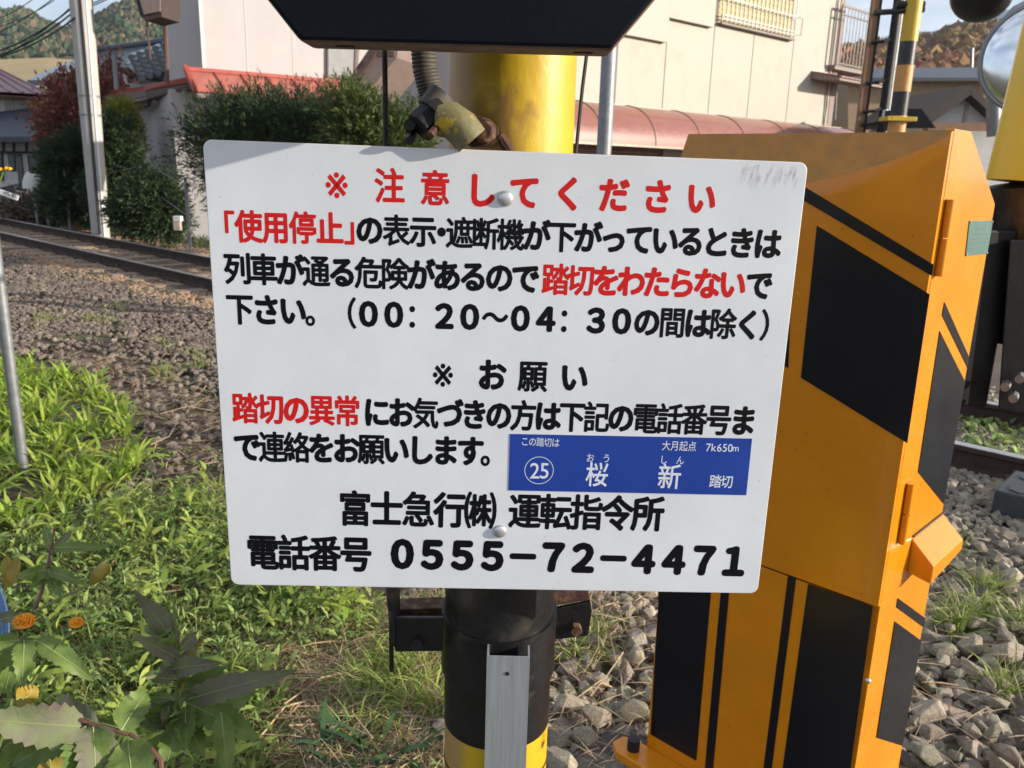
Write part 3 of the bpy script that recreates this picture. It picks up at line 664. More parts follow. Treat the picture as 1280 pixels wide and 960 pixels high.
# name plate
pl4 = [PL(x, y, S0) for x, y in ((1211, 276), (1240, 276), (1233, 317), (1206, 320))]
npz = B('name_plate', MB().prism([p+D*.0015 for p in pl4], -D*.0012), M_PLATE, cab)
mb = MB()
for i, (k0, k1) in enumerate(((.3, .7), (.2, .85), (.2, .85), (.2, .85), (.2, .5))):
    y_ = .22+.14*i; A_ = pl4[0]*(1-y_)+pl4[3]*y_; B_ = pl4[1]*(1-y_)+pl4[2]*y_
    a = A_*(1-k0)+B_*k0+D*.002; b = A_*(1-k1)+B_*k1+D*.002; mb.add([a, b, b-Z1*.002, a-Z1*.002], [(0, 3, 2, 1)])
B('engraved_text', mb, mat('plate ink', (.06, .10, .09), .6), npz)
for p in pl4: c = p*.94+sum(pl4)/4*.06+D*.0022; B('screw', MB().dome(c, D, .0022, .001, 8, 2), M_ALU, npz)
# handle housing on the side
hb = [(.03, .795), (.27, .88), (.27, .82), (.03, .70)]
a0, a1 = PL(1140, 673, S0), PL(1180, 641, S0)
tA, tB = PL(1140, 673, S0), PL(1179, 642, S0)
oD = D*.040
tC, tD = None, None
mb = MB()
P0, P1 = tA, tB; e1 = P1-P0
zl = PL(1126, 722, S0)
drop1 = V(0, 0, -.027); full = V(0, 0, zl[2]-tA[2])
v0, v1 = P0, P1; v2, v3 = P1+oD+drop1*1.4, P0+oD+drop1*1.4; v4, v5 = v3-Z1*.033, v2-Z1*.021; v6, v7 = P0+full, P1+full*.8
mb.add([v0, v1, v2, v3, v4, v5, v6, v7], [(0, 3, 2, 1), (3, 4, 5, 2), (0, 6, 4, 3), (1, 2, 5, 7), (6, 7, 5, 4), (0, 1, 7, 6)])
B('handle_housing', mb, M_ORG, cab, bevel=.002)
B('slot', MB().tube([P0+D*.002+Z1*.004, P1+D*.002+Z1*.004], .002, 6), M_DARK, cab)
for x, y in ((1085, 851), (814, 839)):
    c = PL(x, y, off(F1, .001)); B('lock_screw', MB().dome(c, -NT, .005, .004, 12, 4), M_ALUD, cab, smooth=True)
B('foot_flange', MB().prism([cf(-CW+.0, .0, .28)]+[cf(-CW-.0+x, y, .28) for x, y in ((-.02, -.01), (-.025, -.04), (0, -.06), (.06, -.06), (CW-.06, -.06), (CW-.02, 0))], Z1*.02), M_ORG, cab, bevel=.003)
B('flange_bolt', MB().tube([cf(-CW+.02, -.03, .30), cf(-CW+.02, -.03, .325)], .013, 12), M_DARK, cab, smooth=True)
# base block in dark, mottled concrete
B('concrete_footing', MB().prism([cf(t_, e_, -.25) for t_, e_ in ((-.80, -.35), (-.80, .50), (.10, .50), (.10, -.35))], Z1*.14), mat('dark mottled concrete', (.06, .055, .05), .9, var=.4, scale=20, bump=.6, bscale=60), None, bevel=.01, label='low dark concrete footing under the orange cabinet', cat='footing')
# ================================================================== BARRIER ARM and machine (right edge)
Ya = 1.75
arm = thing('raised_barrier', AT(1275, 500, Ya)*V(1, 1, 0), 'thick barrier arm raised upright with a yellow sleeve over black, at the right edge', 'barrier')
a, b, c = AT(1345, 20, Ya), AT(1292, 229, Ya), AT(1290, 300, Ya)
a2 = a+(a-b)*1.2
B('yellow_sleeve', MB().tube([b, a, a2], [.088, .088, .084], 32), mat('glossy yellow sleeve', (.66, .47, .01), .25, var=.06, scale=5), arm, smooth=True)
B('black_sleeve', MB().tube([AT(1287, 420, Ya), c, b-(a-b)*.001], [.087, .087, .087], 32), M_PBLK, arm, smooth=True)
mach = thing('barrier_machine', AT(1275, 500, Ya)*V(1, 1, 0)-Z1*.15, 'black steel box carrying the raised barrier arm, just right of the orange cabinet', 'barrier machine')
b0 = [AT(x, y, Ya-.06) for x, y in ((1170, 291), (1330, 300), (1254, 515), (1165, 500))]
zt_, zb_ = b0[0][2], b0[2][2]
B('box', MB().box(V(b0[0][0], Ya-.09, zb_+.01), V(.165, .03, 0), V(-.04, .22, 0), Z1*(zt_-zb_)), mat('near black machine paint', (.006, .006, .007), .5, spec=.2, var=.4, scale=20, bump=.1), mach, bevel=.006)
B('side_bracket', MB().prism([AT(x, y, Ya-.08) for x, y in ((1262, 300), (1330, 300), (1300, 520), (1247, 512))], V(.01, .012, 0)), mat('near black machine paint', (0, 0, 0)), mach, bevel=.003)
B('pedestal', MB().tube([V(b0[0][0]+.14, Ya+.12, -.2), V(b0[0][0]+.14, Ya+.12, zb_+.02)], .05, 20), M_PBLK, mach, smooth=True)
for x, y in ((1268, 494), (1258, 480), (1276, 470)):
    c = AT(x, y, Ya-.09); B('bolt', MB().tube([c, c+V(-.02, -.03, 0)], .009, 8), M_GALV, mach)
# ================================================================== MIRROR, BELL
Ym = 3.0
mc = AT(1302, 72, Ym); nrm = V(-.55, -1, .12); nrm /= np.linalg.norm(nrm)
mir = thing('convex_mirror', (mc[0]+.1, mc[1]+.1, -.15), 'round convex traffic mirror with grey rim at the upper right edge', 'mirror')
B('mirror_face', MB().dome(mc, nrm, .178, .05, 40, 8), M_MIRR, mir, smooth=True)
ring = []; u1 = np.cross(nrm, Z1); u1 /= np.linalg.norm(u1); u2_ = np.cross(nrm, u1)
B('rim', MB().tube([mc+(u1*math.cos(a)+u2_*math.sin(a))*.182 for a in (2*math.pi*k/48 for k in range(49))], .0085, 8, False), M_GALV, mir, smooth=True)
B('mirror_back', MB().dome(mc-nrm*.002, -nrm, .18, .06, 32, 5), M_GALV, mir, smooth=True)
B('bracket', MB().tube([AT(1243, 40, Ym+.1), AT(1268, 12, Ym+.1), AT(1320, -15, Ym+.12), V(mc[0]+.75, mc[1]+.12, 2.2)], .012, 8), M_GALV, mir, smooth=True)
B('pole', MB().tube([V(mc[0]+.75, mc[1]+.12, -.15), V(mc[0]+.75, mc[1]+.12, 3.4)], .038, 16), M_GALV, mir, smooth=True)
Yb = 3.4; bc = AT(1227, -6, Yb)
bell = thing('crossing_bell', (bc[0], bc[1], bc[2]), 'black dome shaped crossing bell hanging at the upper right', 'bell')
B('hood', MB().dome(bc+Z1*.0, V(0, 0, -1), .108, .095, 28, 7), mat('black bell paint', (.012, .013, .016), .3, var=.3), bell, smooth=True)
B('bell_top', MB().tube([bc, bc+Z1*.10], [.108, .09], 28), M_DARK, bell, smooth=True)
B('stem', MB().tube([bc+Z1*.1, bc+Z1*.3, bc+V(.45, -.28, .36)], .012, 8), M_DARK, bell, smooth=True)
# ================================================================== STEEL POLE behind the board
gp = AT(758, 130, 4.2)
B('steel_pole', MB().tube([V(gp[0], 4.2, -.2), V(gp[0], 4.2, 3.2)], .036, 20), M_GALV, None, smooth=True, label='plain grey steel pole rising behind the board between post and cabinet', cat='pole')
# ================================================================== FAR CROSSING SIGNAL
Ys = 7.2
fs_ = thing('crossing_signal_post', AT(1122, 400, Ys)*V(1, 1, 0)-Z1*.15, 'black and yellow banded crossing signal post standing beyond the track', 'signal post')
bx = AT(1122, 150, Ys)[0]; r_ = .066
def zy(y): return AT(1125, y, Ys)[2]
B('tube', MB().tube([V(bx, Ys, -.3), V(bx, Ys, zy(-60))], r_, 20), M_PBLK, fs_, smooth=True)
B('yellow_band', MB().tube([V(bx, Ys, zy(52)), V(bx, Ys, zy(-30))], r_+.002, 20), M_YEL, fs_, smooth=True)
B('orange_band', MB().tube([V(bx, Ys, zy(115)), V(bx, Ys, zy(82))], r_+.002, 20), M_ORG2, fs_, smooth=True)
B('orange_band', MB().tube([V(bx, Ys, zy(175)), V(bx, Ys, zy(145))], r_+.004, 20), M_ORG2, fs_, smooth=True)
B('collar', MB().box(V(bx-.12, Ys-.09, zy(152)), V(.24, 0, 0), V(0, .18, 0), Z1*.035), M_YEL, fs_, bevel=.004)
B('cross_arm', MB().tube([AT(1093, 16, Ys), AT(1155, 12, Ys)], .022, 10), M_DARK, fs_)
B('cross_arm', MB().tube([AT(1120, 6, Ys), AT(1155, 6, Ys)], .03, 10), M_DARK, fs_)
B('junction_box', MB().box(AT(1108, 163, Ys+.05), V(.08, 0, 0), V(0, .08, 0), Z1*.16), M_DARK, fs_, bevel=.004)
B('black_board', MB().prism([AT(x, y, Ys+.2) for x, y in ((1130, 160), (1130, 136), (1152, 136), (1170, 160))], V(0, .03, 0)), M_BOARD, fs_)
pm = thing('signal_mast', AT(1104, 400, Ys+.3)*V(1, 1, 0)-Z1*.15, 'dark steel mast with climbing rungs left of the far banded signal post', 'mast')
mx_ = AT(1103, 150, Ys+.3)[0]; px_ = AT(1077, 150, Ys+.3)[0]
B('stile', MB().tube([V(mx_, Ys+.3, -.3), V(mx_, Ys+.3, 3.4)], .038, 14), M_DARK, pm, smooth=True)
B('stile', MB().tube([V(mx_+.05, Ys+.34, -.3), V(mx_+.05, Ys+.34, 3.4)], .022, 14), M_GALV, pm, smooth=True)
B('stile', MB().box(V(px_-.03, Ys+.3, -.3), V(.055, 0, 0), V(0, .05, 0), Z1*3.7), M_BEAM, pm)
B('stile', MB().box(V(px_+.035, Ys+.32, -.3), V(.02, 0, 0), V(0, .04, 0), Z1*3.7), M_DARK, pm)
for y in (16, 52, 103, 139, 155, 175):
    z = AT(1090, y, Ys+.3)[2]; B('rung', MB().tube([V(px_, Ys+.29, z-.01), V((px_+mx_)/2, Ys+.27, z), V(mx_, Ys+.29, z+.03)], .014, 8), M_DARK, pm)
B('insulator', MB().tube([AT(1107, 150, Ys+.2), AT(1107, 137, Ys+.2)], [.035, .02], 10), M_WPVC, pm)
# ================================================================== RIGHT HOUSE
hr = plane(850, 150, 24.0, (.677, -.736, 0)); eH = V(.736, .677, 0); nH = hr[1]
def H(x, y, o=0): return PL(x, y, off(hr, o))
def Hpos(x, y, o=0): return H(x, y, o)
def hcol(x, z, o=0):   # point of the facade in the column through pixel x at y=150, at height z
    p = H(x, 150, o); return V(p[0], p[1], z)
rh = thing('cream_house', hcol(850, -.4)+(-nH)*2, 'large cream sided two storey house behind the cabinet and post', 'house')
GZ0 = -.45; UP = 12.0
B('house_core', MB().prism([hcol(655, GZ0, -.06), hcol(1038, GZ0, -.06), hcol(1038, UP, -.06), hcol(655, UP, -.06)], -nH*5), M_WALLP, rh)
xs = [655, 707, 767, 826.5, 884, 933, 982, 1034]
for i in range(len(xs)-1):
    a = hcol(xs[i], GZ0)+eH*.016; b = hcol(xs[i+1], GZ0)-eH*.016
    B('siding_panel', MB().prism([a, b, V(*b[:2], UP), V(*a[:2], UP)], -nH*.05), M_SIDING, rh)
B('corner_trim', MB().prism([hcol(1034.5, GZ0, .02), hcol(1040, GZ0, .02), hcol(1040, UP, .02), hcol(1034.5, UP, .02)], -nH*.1), M_FASC, rh)
B('downpipe', MB().tube([hcol(1031, 2.6, .05), hcol(1031, UP, .05)], .03, 8), M_SIDING, rh)
# proud upper cladding with stepped lower edge
for (xa, xb, yb) in ((650, 768, 56), (768.5, 835, 47), (836, 893, 28)):
    a, b = Hpos(xa, yb, .14), Hpos(xb, yb, .14); z = (a[2]+b[2])/2
    a[2] = b[2] = z; B('proud_cladding', MB().prism([a, b, V(*b[:2], UP), V(*a[:2], UP)], -nH*.139), M_SIDING, rh)
# window with grille
wa, wb = Hpos(897, 36, .02), Hpos(989, 41, .02); wz0 = (wa[2]+wb[2])/2; wW = np.linalg.norm((wb-wa)[:2])
wa = V(wa[0], wa[1], wz0)
fr = B('window', MB().box(wa-eH*.05-Z1*.05, eH*(wW+.1), -nH*.05, Z1*2.4), M_FRAME, rh)
B('blind', MB().box(wa+nH*.004, eH*wW, -nH*.003, Z1*2.2), M_BLIND, fr)
for i in range(14): B('blind_slat', MB().box(wa+nH*.008+Z1*(.06+.15*i), eH*wW, nH*.006, Z1*.08), M_BLIND, fr)
for i in range(19):
    p = wa+eH*(wW*i/18)+nH*.12; B('grille_bar', MB().tube([p, p+Z1*2.2], .015, 6), M_GALV, fr)
for k in (.08, .17, .6, 1.1): B('grille_rail', MB().box(wa+nH*.11+Z1*k, eH*wW, nH*.03, Z1*.03), M_GALV, fr)
B('sill', MB().box(wa-eH*.02-Z1*.06, eH*(wW+.04), nH*.15, Z1*.05), M_FASC, fr)
B('window_stay', MB().tube([wa+eH*(wW+.02)+nH*.12+Z1*.1, wa+eH*(wW+.3)+nH*.16+Z1*.12, wa+eH*(wW+.32)+nH*.16+Z1*.6, wa+eH*(wW+.1)+nH*.1+Z1*.62], .012, 6), M_GALV, fr)
# awning
t0, t1 = Hpos(664, 126, .02), Hpos(1052, 162, .02)
ztop_ = (Hpos(779, 131.5)[2]+Hpos(1001, 156)[2])/2
zlow = PL(846, 184, off(hr, 1.1))[2]
def aw(s_, k, dr=0):      # s along facade in metres from t0, k 0..1 along the quarter curve
    a = k*math.pi/2; p = t0+eH*s_; return V(p[0], p[1], ztop_)+nH*(1.1+dr)*math.sin(a)-Z1*(ztop_-zlow)*(1-math.cos(a))*1.0+Z1*dr*math.cos(a)
Lw = np.linalg.norm((t1-t0)[:2])
awn = thing('awning', V(t0[0], t0[1], zlow)+eH*Lw/2, 'long curved awning of smoky reddish sheets between metal ribs on the cream house', 'awning')
ribx = [664, 712, 778.7, 836, 894, 950, 1001, 1051.5]
rs = [float(np.dot((Hpos(x, 150)-t0)[:2], eH[:2])) for x in ribx]
for i in range(len(rs)-1):
    g = [[aw(rs[i]+.01, k/12) for k in range(13)], [aw(rs[i+1]-.01, k/12) for k in range(13)]]
    g2 = [[aw(rs[i]+.01, k/12, -.006) for k in range(13)], [aw(rs[i+1]-.01, k/12, -.006) for k in range(13)]]
    B('awning_panel', MB().grid(g).grid(g2[::-1]), M_AWN, awn, smooth=True)
for s_ in rs: B('rib', MB().tube([aw(s_, k/12, .008) for k in range(13)], .014, 8), M_AWNR, awn, smooth=True)
B('front_rail', MB().box(aw(rs[0], 1)-Z1*.05, eH*Lw, nH*.03, Z1*.05), M_AWNR, awn)
B('wall_rail', MB().box(V(t0[0], t0[1], ztop_)-Z1*.0, eH*Lw, nH*.03, Z1*.03), M_AWNR, awn)
# shutter below the awning
sa, sb = Hpos(700, 180, .03), Hpos(826, 186, .03)
for i in range(16):
    z = zlow-.10-i*.12+.08; p = V(sa[0], sa[1], z); B('shutter_slat', MB().box(p, eH*np.linalg.norm((sb-sa)[:2]), nH*.02, Z1*.095), M_SHUT, rh)
p = Hpos(828, 186, .05); B('door_jamb', MB().box(V(p[0], p[1], GZ0), eH*.3, nH*.04, Z1*(zlow-GZ0+.06)), M_BEIGE, rh)
# pent roof at the corner
pa = Hpos(1013, 100, .0); pz = Hpos(1020, 91, 0)[2]
pent = B('pent_roof', MB().prism([V(*pa[:2], pz-.02), V(*pa[:2], pz-.22), V(*pa[:2], pz-.30)+nH*1.0, V(*pa[:2], pz-.22)+nH*1.0], eH*3.6), M_FASC, rh)
for i in range(12): B('roof_tile', MB().prism([V(*pa[:2], pz+.03), V(*pa[:2], pz-.015)+nH*.0, V(*pa[:2], pz-.215)+nH*1.05, V(*pa[:2], pz-.165)+nH*1.05][::1], eH*.27) if i == 0 else MB().prism([q+eH*.29*i for q in (V(*pa[:2], pz+.03), V(*pa[:2], pz-.015), V(*pa[:2], pz-.215)+nH*1.05, V(*pa[:2], pz-.165)+nH*1.05)], eH*.27), M_TILER, pent)
B('hanging_pipe', MB().tube([Hpos(1047, 97, .3), Hpos(1044, 150, .3)], .02, 8), M_GALV, rh)
# balcony at the far end
bal0 = Hpos(1044, 82, .25); bz0 = bal0[2]; bzt = AT(1050, 8, bal0[1])[2]
bal = thing('balcony', V(bal0[0], bal0[1], bz0), 'small balcony with thin vertical railing bars at the corner of the cream house', 'balcony')
B('floor_slab', MB().box(V(bal0[0], bal0[1], bz0-.1), eH*2.5, -nH*1.3, Z1*.13), M_FASC, bal)
for zz, th in ((bzt, .05), (bzt-.25, .03), (bz0+.06, .04)):
    B('rail', MB().box(V(bal0[0], bal0[1], zz), eH*2.5, nH*.05, Z1*th*1.3), M_FASC if zz == bzt else M_FRAME, bal)
for i in range(12):
    p = V(bal0[0], bal0[1], bz0)+eH*(2.48*i/11)+nH*.02; B('baluster', MB().tube([p, V(p[0], p[1], bzt)], (.015 if i else .04), 6), M_FRAME if i else M_FASC, bal)
# dark gable canopy with brown verge (430-480, 65-110)
can = thing('stair_canopy', AT(450, 110, 14.0), 'sloping brown edged canopy roof behind the dark shrub left of the rod', 'canopy')
B('verge_board', MB().prism([AT(x, y, 13.9) for x, y in ((428, 110), (462, 60), (475, 40), (480, 48), (466, 72), (436, 114))], V(.3, 1.5, 0)), M_GUT, can)
B('soffit', MB().prism([AT(x, y, 13.98) for x, y in ((437, 114), (482, 44), (500, 44), (496, 72), (452, 125))], V(.3, 1.3, 0)), M_FASC, can)
B('gutter', MB().box(AT(470, 70, 13.7), V(.28, 0, 0), V(0, .1, 0), Z1*.08), M_GUT, can)
# ================================================================== LEFT HOUSE
def A2(x, y, Y_): return AT(x, y, Y_*1.236)
hl = plane(256, 100, 17.3, (.555, -.832, 0)); eL = V(.832, .555, 0); nL = hl[1]; bL = V(-.832*.55, .83, 0); bL = V(-.555, .832, 0)
def LH(x, y, o=0): return PL(x, y, off(hl, o))
def lcol(x, z, o=0): p = LH(x, 100, o); return V(p[0], p[1], z)
lh = thing('pale_house', lcol(256, -.3)-nL*2, 'pale pinkish house with red metal pent roofs on the left', 'house')
xr = 470; Wd = 1.35
sideD = A2(207, 60, 1)-A2(207, 60, 1)
c0 = lcol(256, -.35); cz_ = 7
# side wall is drawn between columns 256 and 207
sv = A2(207, 60, 16.2); sv = V(sv[0], sv[1], 0)-V(c0[0], c0[1], 0)
c1 = lcol(xr, -.35)
zp = LH(300, 93)[2]          # height of the pent roof's top
zlo = -.35
B('upper_storey', MB().prism([V(c0[0], c0[1], zp-.3), V(c1[0], c1[1], zp-.3), V(c1[0], c1[1], zp-.3)+sv, V(c0[0], c0[1], zp-.3)+sv], Z1*7), M_WALLP, lh)
for x in (310, 367, 420):
    p = lcol(x, zp-.3, .004); B('joint_strip', MB().box(p, eL*.012, nL*.004, Z1*7), M_WHITEW, lh)
B('corner_post', MB().box(V(c0[0], c0[1], zp-.3)-eL*.03+nL*.0, eL*.06, nL*.02, Z1*7), M_WHITEW, lh)
# ground floor
g0 = A2(226, 278, 14.4); g0 = V(g0[0], g0[1], zlo)
B('ground_floor', MB().prism([g0, V(c1[0], c1[1], zlo)+nL*.43, V(c1[0], c1[1], zlo)+sv, g0+sv*.9], Z1*(zp-.30-zlo)), M_WALLP, lh)
w0, w1 = A2(166, 200, 16.8), A2(222, 200, 15.6)
B('side_wing', MB().prism([V(w0[0], w0[1], zlo), V(w1[0], w1[1], zlo), V(w1[0]+.4, w1[1]+3, zlo), V(w0[0]-.4, w0[1]+3, zlo)], Z1*(A2(200, 116, 16)[2]-zlo)), M_WALLP, lh)
# pent roof, front
def pr(x, y, o): return PL(x, y, off(hl, o))
pl0, pl1 = pr(256, 91, .02), pr(xr, 106, .02); fz = pr(300, 115, .77)[2]
s0 = float(np.dot((pr(237, 93, .3)-c0)[:2], eL[:2])); Lp = np.linalg.norm((c1-c0)[:2])-s0
def rp(s_, o, z): p = c0+eL*s_+nL*o; return V(p[0], p[1], z)
prf = B('pent_roof', MB().prism([rp(s0, 0, zp), rp(s0, .77, fz), rp(s0, .77, fz-.03), rp(s0, 0, zp-.06)], eL*Lp), M_REDR2, lh)
nB = int(Lp/.52)
for i in range(nB+1):
    B('batten', MB().prism([rp(s0+.52*i, 0, zp+.03), rp(s0+.52*i, .79, fz+.03), rp(s0+.52*i, .79, fz-.02), rp(s0+.52*i, 0, zp-.02)], eL*.035), M_REDR, prf)
B('ridge_cap', MB().box(rp(s0, 0, zp-.01), eL*Lp, nL*.05, Z1*.07), M_REDR, prf)
B('eave_edge', MB().box(rp(s0, .77, fz-.05), eL*Lp, nL*.04, Z1*.05), M_REDR, prf)
B('fascia', MB().box(rp(s0, .74, fz-.15), eL*Lp, nL*.02, Z1*.10), M_FASC, prf)
B('gutter', MB().tube([rp(s0+.3, .86, fz-.11), rp(s0+Lp, .86, fz-.13)], .05, 8), M_GUT, lh, smooth=True)
# verge flashing and side roof with red edge
B('verge', MB().prism([rp(s0-.04, 0, zp+.10), rp(s0-.04, .68, fz+.03), rp(s0-.04, .68, fz-.08), rp(s0-.04, 0, zp-.04)], eL*.08), M_REDR, prf)
def roofq(name, pts, Ys_, ext, m_, par, **kw): return B(name, MB().prism([A2(x, y, yy) for (x, y), yy in zip(pts, Ys_)], ext), m_, par, **kw)
sr = roofq('side_roof', ((180, 106), (235, 96), (238, 103), (181, 113)), (15.2, 14, 14, 15.2), V(.5, 1.8, .25), M_REDR, lh)
roofq('fascia', ((181, 114), (240, 104), (242, 109), (183, 124)), (15.2, 14, 14, 15.2), V(.4, 1.5, 0), M_GUT, sr)
sr2 = roofq('side_roof', ((134, 113), (184, 107), (186, 112), (136, 119)), (16.8, 15.4, 15.4, 16.8), V(.5, 1.8, .25), M_REDR, lh)
roofq('fascia', ((136, 119), (182, 112), (184, 120), (140, 130)), (16.8, 15.4, 15.4, 16.8), V(.4, 1.2, 0), M_FASC, sr2)
B('gutter', MB().tube([A2(133, 122, 16.6), A2(150, 132, 16.2), A2(187, 124, 15.2)], .06, 8), M_GUT, lh, smooth=True)
B('downpipe', MB().tube([A2(187, 124, 15.2), A2(186, 131, 15.3), A2(171, 137, 15.9), A2(169, 150, 16), A2(175, 215, 16)], .045, 8), M_GUT, lh, smooth=True)
B('downpipe', MB().tube([A2(204, -20, 13.9), A2(206, 10, 13.9), A2(209, 104, 13.9)], .045, 8), M_GUT, lh, smooth=True)
B('eave', MB().prism([A2(x, y, 13.2) for x, y in ((163, -30), (175, 20), (181, 26), (202, 21), (202, -30))], V(.1, .6, 0)), M_TIMB, lh)
B('eave_soffit', MB().prism([A2(x, y, 13.15) for x, y in ((172, -10), (180, 18), (200, 14), (200, -15))], V(.0, .04, 0)), M_FASC, lh)
B('hanging_rod', MB().tube([A2(183, 20, 13.5), A2(188, 75, 13.5)], .02, 6), M_GUT, lh)
wn = B('window', MB().prism([LH(x, y, .01) for x, y in ((408, 60), (448, 62), (446, 99), (408, 97))], nL*.05), M_FRAME, lh)
B('pane', MB().prism([LH(x, y, .062) for x, y in ((410.5, 50), (445.5, 50), (443.5, 96), (410.5, 94))], nL*.006), M_FROST, wn)
B('sash', MB().prism([LH(x, y, .07) for x, y in ((443.5, 62), (446.5, 62), (444.5, 98), (442, 98))], nL*.02), M_GUT, wn)
# ================================================================== FAR LEFT HOUSES
fh = thing('maroon_roofed_house', AT(20, 240, 27), 'far house with maroon metal roof and a row of upstairs windows at the left edge', 'house')
fy = 26.
B('upper_wall', MB().prism([AT(x, y, fy) for x, y in ((-60, 108), (53, 122), (53, 160), (-60, 160))], V(0, 4, 0)), M_BEIGE, fh)
B('ochre_wall', MB().prism([AT(x, y, fy-.03) for x, y in ((36, 124), (51, 126), (50, 146), (34, 146))], V(0, .03, 0)), M_OCHRE, fh)
B('roof', MB().prism([AT(-70, 74, fy+2.5), AT(-10, 82, fy+2.5), AT(62, 118, fy-.8), AT(-70, 110, fy-.8)], -Z1*.12), M_MAROON, fh)
for i in range(9):
    k = i/8; B('roof_seam', MB().tube([AT(-70+60*k, 74+8*k-.5, fy+2.5), AT(-70+132*k, 110+8*k-.5, fy-.8)], .03, 5), M_MAROON, fh)
B('fascia', MB().prism([AT(x, y, fy-.8) for x, y in ((-70, 111), (62, 119), (60, 122), (-70, 115))], V(0, .1, 0)), M_FASC, fh)
wn = B('window', MB().prism([AT(x, y, fy-.08) for x, y in ((-40, 123), (34, 127), (33, 146), (-40, 143))], V(0, .06, 0)), M_WHITEW, fh)
for x0_ in (-38, -14, 5.5, 20.5): B('pane', MB().prism([AT(x0_+dx, y+.05*x0_, fy-.10) for dx, y in ((0, 126), (12.5, 126.6), (12.5, 142.6), (0, 142))], V(0, .02, 0)), M_FROST, wn)
B('lower_roof', MB().prism([AT(-70, 148, fy-.4), AT(52, 133, fy-.4), AT(70, 170, fy-2.2), AT(-70, 172, fy-2.2)], -Z1*.14), M_NAVY, fh)
B('lower_wall', MB().prism([AT(x, y, fy-1.2) for x, y in ((-70, 166), (84, 166), (84, 236), (-70, 244))], V(0, 1.1, 0)), M_WHITEW, fh)
for x_ in (2, 15, 31, 49, 66): B('timber', MB().prism([AT(x_+a, y, fy-1.26) for a, y in ((0, 168), (2, 168), (2.6, 190), (.6, 190))], V(0, .06, 0)), M_TIMB, fh)
B('timber', MB().prism([AT(x, y, fy-1.3) for x, y in ((-70, 189), (84, 189), (84, 192), (-70, 192))], V(0, .08, 0)), M_TIMB, fh)
for pts in (((9, 193), (18, 193), (19.5, 214), (12, 214)), ((20, 193), (26, 193), (31, 236), (24, 238)), ((34, 194), (62, 194), (62, 213), (36, 213)), ((-10, 190), (3, 190), (4, 226), (-10, 226))):
    w_ = B('window', MB().prism([AT(x, y, fy-1.25) for x, y in pts], V(0, .04, 0)), M_TIMB, fh)
    cx_, cy_ = sum(p[0] for p in pts)/4, sum(p[1] for p in pts)/4
    B('pane', MB().prism([AT(cx_+(x-cx_)*.8, cy_+(y-cy_)*.9, fy-1.27) for x, y in pts], V(0, .02, 0)), M_GLASS, w_)
B('flower_pot', MB().tube([AT(27, 238, 24), AT(27, 231, 24)], [.13, .17], 12), M_TIMB, None, label='dark flower pot standing by the far white wall', cat='flower pot')
B('flower_pot', MB().tube([AT(40, 236, 24), AT(40, 228, 24)], [.13, .17], 12), M_BEAM, None, label='brown flower pot standing right of the dark one', cat='flower pot')
B('plastic_sack', MB().dome(AT(42, 236, 23.5), V(0, 0, 1), .28, .5, 10, 4), M_WHITEW, None, smooth=True, label='pale plastic sack beside the pots by the far white wall', cat='sack')
# tiled roof house behind the utility pole
th_ = thing('tiled_roof_house', AT(160, 240, 33), 'traditional house with blue grey tiled roof and white gable beams behind the maple', 'house')
ty = 32.
B('wall', MB().prism([AT(x, y, ty) for x, y in ((60, 100), (240, 95), (240, 240), (60, 240))], V(0, 4, 0)), M_WHITEW, th_)
B('main_roof', MB().prism([AT(118, 66, ty+2.5), AT(250, 48, ty+2.5), AT(250, 92, ty-1.2), AT(112, 92, ty-1.2)], -Z1*.2), M_NAVY, th_)
for k in range(6):
    B('tile_course', MB().tube([AT(117-.8*k, 68+4.4*k, ty+2.3-.62*k), AT(250, 51+7.6*k, ty+2.3-.62*k)], .06, 5), M_NAVY, th_)
B('ridge', MB().tube([AT(118, 64.5, ty+2.5), AT(250, 46, ty+2.5)], .16, 8), M_NAVY, th_)
gr = B('gable_roof', MB().prism([AT(158, 74, ty-3), AT(215, 54, ty-2), AT(230, 96, ty-4.5), AT(185, 91, ty-4.5), AT(162, 80, ty-3.6)], -Z1*.15), M_TILEG, th_)
tm = None
for i in range(6):
    for j in range(5):
        if j*1.0 > 4.6-.5*(5-i): pass
        x_ = 166+10*i+3*j; y_ = 71.5-3.6*i+6.2*j
        c = AT(x_, y_, ty-3.1-.4*j)
        if tm is None:
            o = B('roof_tile', MB().tube([c+V(-.05, .3, .10), c+V(.08, -.25, -.05)], [.10, .12], 8), M_TILEG, gr, smooth=True); tm = o.data; tc0 = c
        else:
            o = bpy.data.objects.new('roof_tile', tm); o.parent = gr; o.location = Vector(c-tc0); COL.objects.link(o)
B('beam', MB().tube([AT(150, 86, ty-3.2), AT(165, 94, ty-3.2), AT(205, 100, ty-3.2)], .09, 6), M_TIMB, th_)
for x_ in (162, 173, 200): B('beam', MB().tube([AT(x_, 84, ty-3.1), AT(x_+1, 104, ty-3.1)], .09, 6), M_TIMB, th_)
B('gable_wall', MB().prism([AT(x, y, ty-2.9) for x, y in ((154, 82), (210, 90), (210, 125), (152, 125))], V(0, 1, 0)), M_WHITEW, th_)
lr = B('left_roof', MB().prism([AT(62, 86, ty+1), AT(95, 74, ty+1), AT(118, 78, ty-1), AT(60, 100, ty-2), AT(34, 100, ty-2)], -Z1*.18), M_TILEG, th_)
B('vent_pipe', MB().tube([AT(146, 112, 18), AT(143, 68, 18)], .05, 10), M_GALV, None, smooth=True, label='short grey capped vent pipe rising left of the red side roof', cat='pipe')
